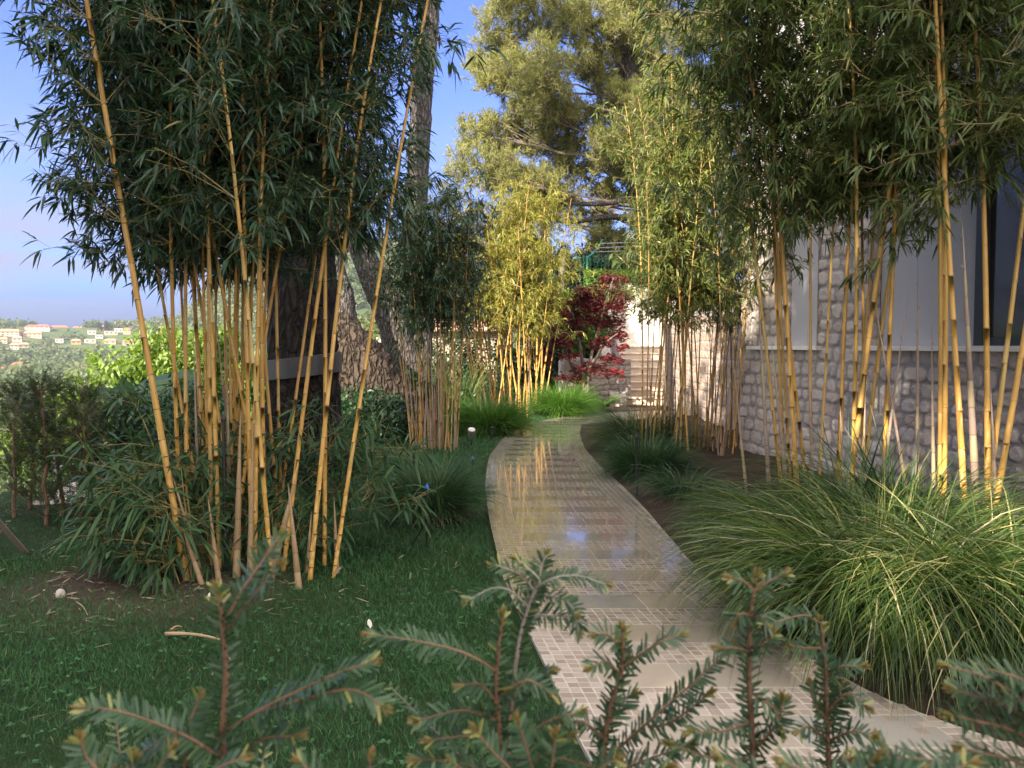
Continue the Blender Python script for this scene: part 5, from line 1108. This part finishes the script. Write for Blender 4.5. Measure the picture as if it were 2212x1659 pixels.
# far woods
mb = MB(); cnt = 0; n = 5900
deg = rng.uniform(-37, -6, n); r_ = np.concatenate([rng.uniform(24, 330, 2400), rng.uniform(300, 1080, n - 2400)])
x = r_ * np.sin(np.radians(deg)); y = r_ * np.cos(np.radians(deg)); z = height(x, y)
vec = np.stack([x, y, z + 2], 1) - CAM; ct, st = math.cos(TH), math.sin(TH)
yc = vec[:, 1] * ct - vec[:, 2] * st; zc = vec[:, 1] * st + vec[:, 2] * ct
U_ = (512 + F * vec[:, 0] / yc) / S; V_ = (384 - F * zc / yc) / S
keep = np.ones(n, bool)
TOPV = V_ - (np.where(r_ < 80, 1.6 + 1.6 * (r_ - 24) / 56, 5.0) / (5.787e-4 * r_))
keep &= ~((r_ < 330) & (TOPV < 752 + 12 * np.sin(deg)))
keep &= ~((r_ < 80) & (TOPV < 820))
for (hu, hv, hw) in HP: keep &= ~((np.abs(U_ - hu) < hw + 4) & (V_ > hv - 8) & (V_ < hv + 16))
x, y, z, r_ = x[keep], y[keep], z[keep], r_[keep]; n = len(x)
sz = np.where(r_ < 330, rng.uniform(2.4, 4.4, n) * np.clip(r_ / 90, .3, 1), rng.uniform(3.0, 6.5, n)); near = r_ < 330
for sel, nf, fs in ((r_ < 120, 420, .20), (near & (r_ >= 120), 230, .30), (~near, 60, .50)):
    k = np.where(sel)[0]; ix = np.repeat(k, nf); m = len(ix); d = unit(rng.normal(size=(m, 3)) + np.array([0, 0, .35])); q = rng.uniform(.55, 1.05, m) * (1 + .25 * np.sin(d[:, 0] * 5 + x[ix]) * np.sin(d[:, 1] * 5 + y[ix]))
    P = np.stack([x[ix], y[ix], z[ix] + sz[ix] * .55], 1) + d * (q * sz[ix])[:, None] * np.array([[1, 1, .62]]); tint = rng.random(len(x))
    T_ = np.clip(tint[ix] + rng.normal(0, .10, m), 0, 1)
    mb.leaves(P, unit(rng.normal(size=(m, 3)) + d * .4), d + rng.normal(0, .3, (m, 3)), sz[ix] * fs, sz[ix] * fs * .7, T_, 0, .3, .75, .9)
tag(mb.build('far_woods', M['forest']), 'pine and oak woods covering the far hillside', 'woods', kind='stuff')

# ------------------------------------------------------------------ unseen tall trees added as sun blockers, crowns shaped to leave a gap
def shade_tree(label, x, y, H, rad, n=9000, zc=None, rz=None):
    zc = zc or H * .58; rz = rz or H * .42
    T = thing('added_shade_oak', label, 'added shade tree', (x, y, -.3), 'unseen oaks added to shade the garden'); mb = MB(); trunk(mb, [(x, y, -.4), (x + .1, y, H * .25), (x - .1, y + .1, H * .5), (x, y, H * .8)], [.4 * min(1, rad / 2), .32 * min(1, rad / 2.4), .2 * min(1, rad / 3), .06], 14, .05, 30); mb.build('trunk', M['bark_brown'], T, smooth=True)
    fol = MB(); k = n // 10; d = unit(rng.normal(size=(k, 3))); q = rng.random(k) ** .4; l_ = 1 + .2 * np.sin(d[:, 0] * 6 + x) * np.sin(d[:, 2] * 6 + y)
    C = np.array([x, y, zc]) + d * (q * l_)[:, None] * np.array([rad, rad, rz]); ix = np.repeat(np.arange(k), 10); m = len(ix)
    fol.leaves(C[ix] + rng.normal(0, .28, (m, 3)), rng.normal(size=(m, 3)), rng.normal(size=(m, 3)), .34, .20, rng.random(m), .1, .35, .75, .8)
    fol.build('crown', M['dark_shrub'], T)
for k, (x, y, H, rad, nn_, *zz_) in enumerate(SHADE): shade_tree('unseen tall oak with a dense crown, added behind the viewer to shade the garden', x, y, H, rad, nn_, *zz_)

# ------------------------------------------------------------------ near yew hedge in the foreground
def shoot_curve(pts): return spline(np.array([pt(*q) for q in pts]), max(6, 5 * len(pts)))
def yew_needles_on(fol, P, r0, r1, nl, dens=340, rad_=False, tm=.42, bud=1, tw=1, tip=1.0):
    fol.tube(P, np.linspace(r0, r1, len(P)), 6, .5, mi=tw)
    seg = np.linalg.norm(np.diff(P, axis=0), axis=1); cum = np.concatenate([[0], np.cumsum(seg)]); Lt = cum[-1]; n = int(Lt * dens); q = np.linspace(.02 * Lt, Lt, n)
    PP = np.stack([np.interp(q, cum, P[:, i]) for i in range(3)], 1); TT = unit(np.gradient(PP, axis=0)); f = q / Lt
    ref = np.tile([[0, -.35, 1.0]], (n, 1)); sd = unit(np.cross(TT, ref)); up = np.cross(sd, TT)
    if rad_: a = np.arange(n) * 2.4 + rng.normal(0, .3, n)
    else: a = np.where(np.arange(n) % 2 == 0, .12, math.pi - .12) + rng.normal(0, .28, n)
    D = unit(sd * np.cos(a)[:, None] + up * np.sin(a)[:, None] + TT * (.45 + .5 * f[:, None] ** 3) + rng.normal(0, .14, (n, 3)))
    fol.leaves(PP, D, unit(up + rng.normal(0, .25, (n, 3))), nl * rng.uniform(.8, 1.12, n) * (1 - .35 * f ** 6), .0035, np.clip(rng.normal(tm, .2, n) + .45 * (f > .93), 0, 1), .10, .2, .82, .9)
    if bud:
        for k in range(bud):
            m = 9; t0 = PP[-1] - TT[-1] * .004 * k; dd = unit(TT[-1] * 1.2 + rng.normal(0, .3 if k else .1, 3)); aa = np.arange(m) * 2.4
            DD = unit(dd + .28 * (np.cos(aa)[:, None] * sd[-1] + np.sin(aa)[:, None] * up[-1])); fol.leaves(np.tile(t0, (m, 1)), DD, rng.normal(size=(m, 3)), .015 * tip * rng.uniform(.6, 1.1, m), .0036, rng.random(m), .05, .35, .75, .9, 2)
def near_yew(label, main, sprigs, nl=.022, stem='brown_twig', r=.0045, bud=2, radial=True):
    P = shoot_curve(main); g0 = P[0].copy(); T = thing('yew_shrub', label, 'yew', (g0[0], g0[1], 0), 'yew hedge along the bottom of the photo')
    st = MB(); low = np.array([[g0[0], g0[1], -.03], [g0[0] + .01, g0[1], g0[2] * .5], g0]); st.tube(np.vstack([low, P[1:3]]), np.linspace(r * 2, r, 5), 7)
    # hidden lower branches of the hedge plant
    fol = MB(); yew_needles_on(fol, P, r, r * .5, nl * 1.15, 700, radial, bud=bud)
    n = 26; A = np.stack([np.full(n, g0[0]), np.full(n, g0[1]), rng.uniform(.15, g0[2], n)], 1); a = rng.uniform(0, 6.28, n); Lb = rng.uniform(.10, .20, n); B = A + np.stack([np.cos(a) * Lb, np.sin(a) * Lb, Lb * .6], 1); fol.sticks(A, B, .002, .001, .5, 1); yew_sprays(fol, A, B, 200, .022, .0033)
    for sp in sprigs: yew_needles_on(fol, shoot_curve(sp), r * .5, r * .22, nl * 1.2, 560, False, bud=bud)
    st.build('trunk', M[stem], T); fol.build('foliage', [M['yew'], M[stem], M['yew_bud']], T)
D1 = .85
near_yew('yew shoot with a tall fresh green leader, the leftmost in the foreground', [(500, 1800, .86), (482, 1600, .86), (488, 1450, .86), (478, 1330, .86), (470, 1275, .86)],
    [[(485, 1345, .86), (530, 1265, .87), (572, 1205, .88), (602, 1158, .89)], [(490, 1360, .86), (545, 1290, .84), (600, 1225, .83)], [(470, 1590, .86), (560, 1535, .84), (650, 1490, .83), (740, 1450, .82), (800, 1432, .82)], [(560, 1540, .84), (660, 1510, .82), (760, 1490, .81), (825, 1525, .80)], [(480, 1640, .86), (420, 1600, .85), (330, 1560, .84), (250, 1535, .83), (180, 1528, .83)], [(440, 1615, .85), (380, 1585, .86), (290, 1640, .86), (250, 1690, .86)], [(400, 1660, .85), (405, 1580, .86), (430, 1510, .87)], [(520, 1660, .85), (560, 1600, .83), (640, 1590, .82)], [(480, 1700, .86), (400, 1680, .84), (220, 1650, .83)]], .023)
near_yew('yew shoot with a bare pale twig rising over the path', [(1090, 1800, .98), (1080, 1620, .98), (1072, 1480, .98), (1078, 1400, .98), (1086, 1330, .98)],
    [[(1072, 1450, .98), (1000, 1410, .96), (900, 1385, .95), (805, 1372, .94)], [(1080, 1560, .98), (1000, 1535, .97), (900, 1558, .96)], [(1085, 1500, .98), (1140, 1470, .97), (1190, 1500, .97)], [(1080, 1600, .98), (1010, 1590, .96), (930, 1600, .95)], [(1100, 1620, .98), (1180, 1560, .97), (1250, 1540, .97)], [(1090, 1680, .98), (1000, 1650, .96), (900, 1640, .95)], [(1100, 1560, .98), (1120, 1490, 1.0), (1190, 1450, 1.0)], [(1090, 1650, .98), (1160, 1640, .96), (1230, 1590, .95)], [(1080, 1530, .98), (1040, 1480, .97), (1000, 1480, .97)]], .022)
near_yew('slender yew twig with whitish bark forking over the pale tiles', [(1095, 1700, 1.05), (1110, 1480, 1.05), (1125, 1370, 1.05), (1150, 1290, 1.05), (1165, 1255, 1.05), (1120, 1212, 1.05)],
    [[(1158, 1268, 1.05), (1200, 1248, 1.04), (1250, 1244, 1.04), (1308, 1262, 1.03)], [(1150, 1290, 1.05), (1200, 1288, 1.04), (1235, 1312, 1.04), (1250, 1362, 1.04)], [(1140, 1310, 1.05), (1100, 1275, 1.04), (1060, 1272, 1.04), (1015, 1295, 1.03)], [(1140, 1330, 1.05), (1190, 1330, 1.04), (1235, 1332, 1.03)], [(1165, 1258, 1.05), (1170, 1225, 1.06), (1180, 1200, 1.06)], [(1155, 1275, 1.05), (1120, 1240, 1.06), (1070, 1220, 1.06)]], .02, 'pale_twig', .0035, 1, False)
near_yew('dark yew shoot with a whorled top before the middle of the path', [(1290, 1800, 1.0), (1305, 1620, 1.0), (1318, 1530, 1.0), (1345, 1440, 1.0), (1345, 1360, 1.0)],
    [[(1345, 1440, 1.0), (1390, 1410, .99), (1430, 1385, .98), (1470, 1372, .98)], [(1340, 1460, 1.0), (1310, 1430, .99), (1280, 1440, .98)], [(1345, 1400, 1.0), (1310, 1370, 1.0), (1290, 1372, 1.0)], [(1310, 1640, 1.0), (1400, 1560, .98), (1480, 1490, .97), (1575, 1405, .96)], [(1310, 1600, 1.0), (1260, 1560, .99), (1220, 1560, .98)], [(1400, 1570, .98), (1450, 1560, .97), (1530, 1500, .96)], [(1320, 1560, 1.0), (1350, 1510, 1.02), (1370, 1500, 1.02)], [(1300, 1660, 1.0), (1220, 1640, .98), (1150, 1620, .97)], [(1300, 1680, 1.0), (1400, 1640, .97), (1490, 1610, .96)]], .021)
near_yew('upright yew shoot covered in orange young buds', [(1630, 1800, .95), (1625, 1600, .95), (1618, 1460, .95), (1622, 1330, .95), (1634, 1245, .95)],
    [[(1628, 1275, .95), (1605, 1255, .95), (1580, 1250, .95)], [(1630, 1275, .95), (1665, 1255, .95), (1690, 1240, .95)], [(1622, 1340, .95), (1645, 1330, .94), (1658, 1350, .94)], [(1620, 1330, .95), (1600, 1325, .94), (1590, 1340, .94)], [(1620, 1400, .95), (1650, 1390, .94), (1665, 1370, .94)], [(1620, 1410, .95), (1590, 1400, .94), (1560, 1400, .94)], [(1625, 1560, .95), (1560, 1580, .94), (1490, 1580, .93)], [(1630, 1500, .95), (1670, 1530, .94), (1690, 1580, .94)], [(1630, 1620, .95), (1680, 1560, .94), (1690, 1510, .94)], [(1620, 1640, .95), (1550, 1640, .93), (1450, 1610, .92)]], .019, bud=3)
near_yew('bushy upright yew shoot with a single side arm to the left', [(1800, 1800, 1.1), (1790, 1640, 1.1), (1785, 1520, 1.1), (1782, 1430, 1.1), (1772, 1345, 1.1)],
    [[(1775, 1350, 1.1), (1740, 1330, 1.09), (1690, 1340, 1.08), (1655, 1352, 1.08)], [(1775, 1400, 1.1), (1745, 1400, 1.09), (1715, 1395, 1.08)], [(1785, 1460, 1.1), (1820, 1440, 1.09), (1860, 1440, 1.08)], [(1785, 1540, 1.1), (1830, 1500, 1.09), (1870, 1525, 1.08)], [(1790, 1600, 1.1), (1850, 1580, 1.08), (1905, 1610, 1.07)], [(1785, 1600, 1.1), (1750, 1570, 1.09), (1725, 1580, 1.08)], [(1790, 1560, 1.1), (1760, 1520, 1.1), (1750, 1480, 1.1)], [(1790, 1570, 1.1), (1810, 1520, 1.1), (1815, 1480, 1.1)], [(1790, 1650, 1.1), (1870, 1640, 1.07), (1960, 1650, 1.05)]], .021, bud=2)
near_yew('yew sprays with yellow tips reaching in from the right border', [(2290, 1900, .8), (2270, 1700, .8), (2262, 1560, .8), (2250, 1450, .8)],
    [[(2260, 1560, .8), (2190, 1500, .79), (2120, 1460, .78), (2048, 1440, .77)], [(2260, 1500, .8), (2200, 1465, .8), (2130, 1445, .8)], [(2265, 1620, .8), (2190, 1580, .79), (2120, 1560, .78), (2050, 1545, .77)], [(2265, 1580, .8), (2180, 1530, .8), (2060, 1490, .8)], [(2270, 1680, .8), (2180, 1640, .78), (2080, 1620, .77)], [(2270, 1700, .8), (2180, 1670, .77), (1990, 1640, .76), (1850, 1640, .75)], [(2270, 1720, .8), (2100, 1690, .76), (1950, 1660, .75), (1900, 1600, .75)], [(2260, 1540, .8), (2215, 1520, .79), (2170, 1490, .79)]], .022, bud=2)
near_yew('low yew sprays crossing the bottom edge under the path', [(1850, 1900, .72), (1840, 1790, .72), (1830, 1720, .72)],
    [[(1840, 1740, .72), (1770, 1680, .71), (1700, 1650, .71)], [(1840, 1730, .72), (1900, 1680, .71), (1980, 1665, .7)], [(1850, 1760, .72), (1980, 1700, .7), (2090, 1650, .7)], [(1840, 1750, .72), (1650, 1690, .7), (1560, 1640, .7)], [(1840, 1740, .72), (1860, 1680, .72), (1890, 1640, .72)], [(1840, 1760, .72), (1740, 1720, .71), (1610, 1680, .7)]], .022)
near_yew('low yew sprays at the bottom edge over the lawn', [(740, 1900, .8), (735, 1790, .8), (730, 1740, .8)], [[(735, 1750, .8), (700, 1690, .8), (650, 1650, .8)], [(735, 1750, .8), (790, 1690, .8), (800, 1640, .8)], [(735, 1760, .8), (620, 1720, .79), (560, 1680, .79)], [(735, 1760, .8), (840, 1720, .79), (960, 1670, .79)]], .022)

near_yew('low fresh yew sprays filling the bottom left corner over the lawn', [(300, 1950, .78), (298, 1820, .78), (295, 1740, .78)], [[(296, 1750, .78), (240, 1690, .77), (190, 1640, .77), (175, 1600, .77)], [(296, 1750, .78), (330, 1680, .77), (370, 1620, .77)], [(296, 1760, .78), (390, 1710, .77), (470, 1660, .76), (520, 1640, .76)], [(296, 1760, .78), (280, 1690, .78), (290, 1640, .78)], [(296, 1770, .78), (200, 1730, .77), (110, 1690, .77)], [(296, 1770, .78), (420, 1740, .77), (600, 1690, .76)]], .022)
near_yew('dense low yew sprays at the bottom edge where lawn meets path', [(1180, 1950, .85), (1175, 1820, .85), (1170, 1740, .85)], [[(1170, 1750, .85), (1120, 1680, .84), (1060, 1620, .84), (1030, 1580, .84)], [(1170, 1750, .85), (1190, 1670, .84), (1200, 1590, .84)], [(1170, 1750, .85), (1250, 1690, .84), (1330, 1640, .83)], [(1170, 1760, .85), (1080, 1710, .84), (980, 1650, .83)], [(1170, 1740, .85), (1150, 1660, .85), (1120, 1560, .85)], [(1170, 1760, .85), (1300, 1720, .84), (1440, 1660, .83)]], .022)

# ------------------------------------------------------------------ garden fittings and small things
def stake(label, u, v0, v1, d, r, top='blue', name='sprinkler_stake', cat='sprinkler', foot=False):
    B = pt(u, v0, d); B[2] = -.02 if B[2] > -.2 else B[2]; U = pt(u, v1, d); T = thing(name, label, cat, (B[0], B[1], 0), 'irrigation stakes')
    m = MB(); m.tube([B, U], r, 8); m.tube([B + (U - B) * .45, B + (U - B) * .45 + [0, 0, .03]], r * 1.8, 8); m.build('stake', M['black'], T)
    h = MB(); h.tube([U, U + [0, 0, .012], U + [0, 0, .02], U + [0, 0, .035]], [r * 1.9, r * 2.0, r * 1.2, r * .9], 8); h.build('nozzle', M['blue'] if top == 'blue' else M['black'], T); return B
B = stake('tall black sprinkler stake with a blue nozzle before the dark grass mound', 922, 1185, 1055, gr(922, 1185)[1], .0085)
stake('shorter blue-tipped sprinkler stake at the path edge by the spotlight', 1021, 1032, 992, gr(1021, 1032)[1], .010)
stake('plain black stake in the lawn below the round grass mound', 1064, 945, 925, gr(1064, 950)[1], .02, 'black')
stake('black sprinkler stake leaning in the bed right of the path', 1376, 1062, 945, gr(1376, 1075)[1], .012, 'black')
stake('black stake rising inside the leaning sedge at the bend', 1402, 985, 925, 9.3, .010, 'black')
# hose loop at the first stake
m = MB(); th = np.linspace(0, 1, 24); P = np.stack([B[0] - .32 * th, B[1] - .02 + .12 * np.sin(th * 3.1), .03 + .20 * (1 - th) ** 2 - .10 * np.sin(th * 3.14)], 1); P[:, 2] = np.maximum(P[:, 2], .008); m.tube(P, .006, 6); tag(m.build('hose', M['black'], None, P[0]), 'thin black drip hose looping from the tall stake into the grass mound', 'hose')
# spotlight
p = gr(1018, 968); T = thing('garden_spotlight', 'small silver garden spotlight on a spike beside the path', 'spotlight', (p[0], p[1], 0)); m = MB(); m.tube([p + [0, 0, -.02], p + [0, 0, .10]], .012, 8); m.tube([p + [-.0, 0, .02], p + [.0, 0, .035]], .05, 12); m.build('spike', M['black'], T)
m = MB(); a0 = p + np.array([-.01, .02, .13]); ax = unit(np.array([.1, -.45, .8])); m.tube([a0, a0 + ax * .03, a0 + ax * .15, a0 + ax * .175], [.03, .048, .055, .055], 14); m.build('lamp_body', M['metal'], T); m = MB(); m.tube([a0 + ax * .1755, a0 + ax * .182], [.050, .046], 14); m.build('lens', M['sill'], T)
# slim black garden lamp post in the bamboo
p = gr(488, 1235); T = thing('garden_lamp_post', 'slim black post with turned rings among the yellow stems', 'post', (p[0], p[1], 0)); m = MB(); m.tube([p + [0, 0, -.02], p + [0, 0, .04], p + [0, 0, .05], p + [0, 0, .22], p + [0, 0, .24], p + [0, 0, .26], p + [0, 0, .28], p + [0, 0, .33], p + [0, 0, .35], p + [0, 0, .37], p + [0, 0, 1.0]], [.026, .026, .014, .013, .02, .014, .013, .02, .02, .012, .010], 12); m.build('pole', M['black'], T)
m = MB(); m.tube([p + [0, 0, 1.0], p + [0, 0, 1.02], p + [0, 0, 1.05]], [.016, .018, .006], 10); m.build('cap', M['black'], T)
# prop at the far left
A_ = gr(62, 1192); B_ = pt(-10, 1120, 5.3); m = MB(); m.tube([A_ + [0, 0, -.03], B_], .022, 4); m.tube([A_ + (B_ - A_) * .75, gr(-15, 1180)], .012, 6); tag(m.build('wooden_prop', M['pale_twig'], None, A_), 'slanting weathered wooden prop at the left border', 'prop')
m = MB(); m.tube([pt(120, 975, 8.6), pt(250, 955, 8.5)], .022, 8); m.tube([pt(120, 975, 8.6), pt(120, 1100, 8.6) - np.array([0, 0, .3])], .018, 8); m.tube([pt(250, 955, 8.5), pt(250, 1100, 8.5) - np.array([0, 0, .3])], .018, 8); m.tube([pt(118, 1010, 8.6), pt(250, 990, 8.5)], .014, 8); tag(m.build('tube_railing', M['metal'], None, pt(120, 1100, 8.6)), 'grey tube railing behind the thin yew shrub', 'railing')
m = MB(); c0 = pt(170, 1090, 7.9); m.box((c0[0] + .1, 8.2, -.06), (1.0, 1.3, .14), .2, bev=.02); tag(m.build('stone_paving', M['concrete'], None), kind='structure')
# things lying on the lawn
def stick(label, u0, v0, u1, v1, r, mat='sheath'):
    a, b_ = gr(u0, v0, .03), gr(u1, v1, .025); P = spline(np.array([a, (a + b_) / 2 + [.0, .01, .008], b_]), 10); m = MB(); m.tube(P, np.linspace(r, r * .5, 10), 7, wob=.08); tag(m.build('stick', M[mat], None, a), label, 'stick', 'sticks on the lawn')
stick('long pale bamboo stick lying on the lawn behind the leftmost yew leader', 358, 1369, 475, 1381, .011); stick('short thin stick above the long pale one', 368, 1360, 392, 1354, .005); stick('broken stick on bare soil left of the big clump', 205, 1228, 245, 1222, .012); stick('thin dry straw on the lawn at the left', 165, 1300, 190, 1330, .004); stick('thin straw right of the yew leader', 484, 1418, 500, 1430, .004)
def fallen(label, u, v, L_, W_, az, tilt, mat='flower'):
    p = gr(u, v, .035); m = MB(); D = np.array([[math.cos(az), math.sin(az), tilt]]); m.leaves(p[None], D, np.array([[0.1, -.3, 1.0]]), L_, W_, .6, .2, .4, .75, .8); m.leaves(p[None] + .001, D + .12, np.array([[.3, .2, 1.0]]), L_ * .7, W_ * .8, .4, .1); tag(m.build('fallen_leaf', M[mat], None, p), label, 'leaf', 'fallen leaves on the lawn')
fallen('white dead bamboo sheath standing in the lawn left of the path', 800, 1358, .07, .024, 1.9, 1.0); fallen('small white scrap upright before the big clump', 450, 1298, .06, .016, 1.5, 3.0); fallen('pale dead leaf near the upper lawn left of the thin clump', 848, 967, .22, .05, .2, .1, 'dry_blade'); fallen('pale leaf on the lawn right of the big clump', 720, 1245, .12, .02, 1.2, .6, 'dry_blade'); fallen('brown dead leaf on the worn soil', 300, 1270, .14, .03, .8, .2, 'dry_blade')
p = gr(130, 1290); m = MB(); th = np.linspace(0, 2 * math.pi, 12, endpoint=False); ly = [np.stack([p[0] + q * .026 * np.cos(th) * (1 + .1 * np.sin(3 * th)), p[1] + q * .03 * np.sin(th), np.full(12, z)], 1) for z, q in ((0, .9), (.02, 1.05), (.04, .8), (.05, .3))]; k = np.arange(12); m.add(np.concatenate(ly), [np.concatenate([np.stack([a * 12 + k, a * 12 + (k + 1) % 12, (a + 1) * 12 + (k + 1) % 12, (a + 1) * 12 + k], 1) for a in range(3)]), (36 + k)[None]], .5); tag(m.build('pebble', M['concrete'], None, p, smooth=True), 'grey pebble on the lawn at the left', 'stone')

# ------------------------------------------------------------------ air
hb_ = MB(); hb_.box((0, 560, 140), (2600, 1400, 344)); hz = hb_.build('haze', [], None, (0, 560, 140)); m, t = nodes('haze')
pv = t.nodes.new('ShaderNodeVolumePrincipled'); pv.inputs['Color'].default_value = (.78, .86, 1.0, 1); pv.inputs['Density'].default_value = 0.00017; pv.inputs['Anisotropy'].default_value = .2
oo = t.nodes.new('ShaderNodeOutputMaterial'); t.links.new(pv.outputs[0], oo.inputs['Volume']); hz.data.materials.append(m); tag(hz, kind='stuff')
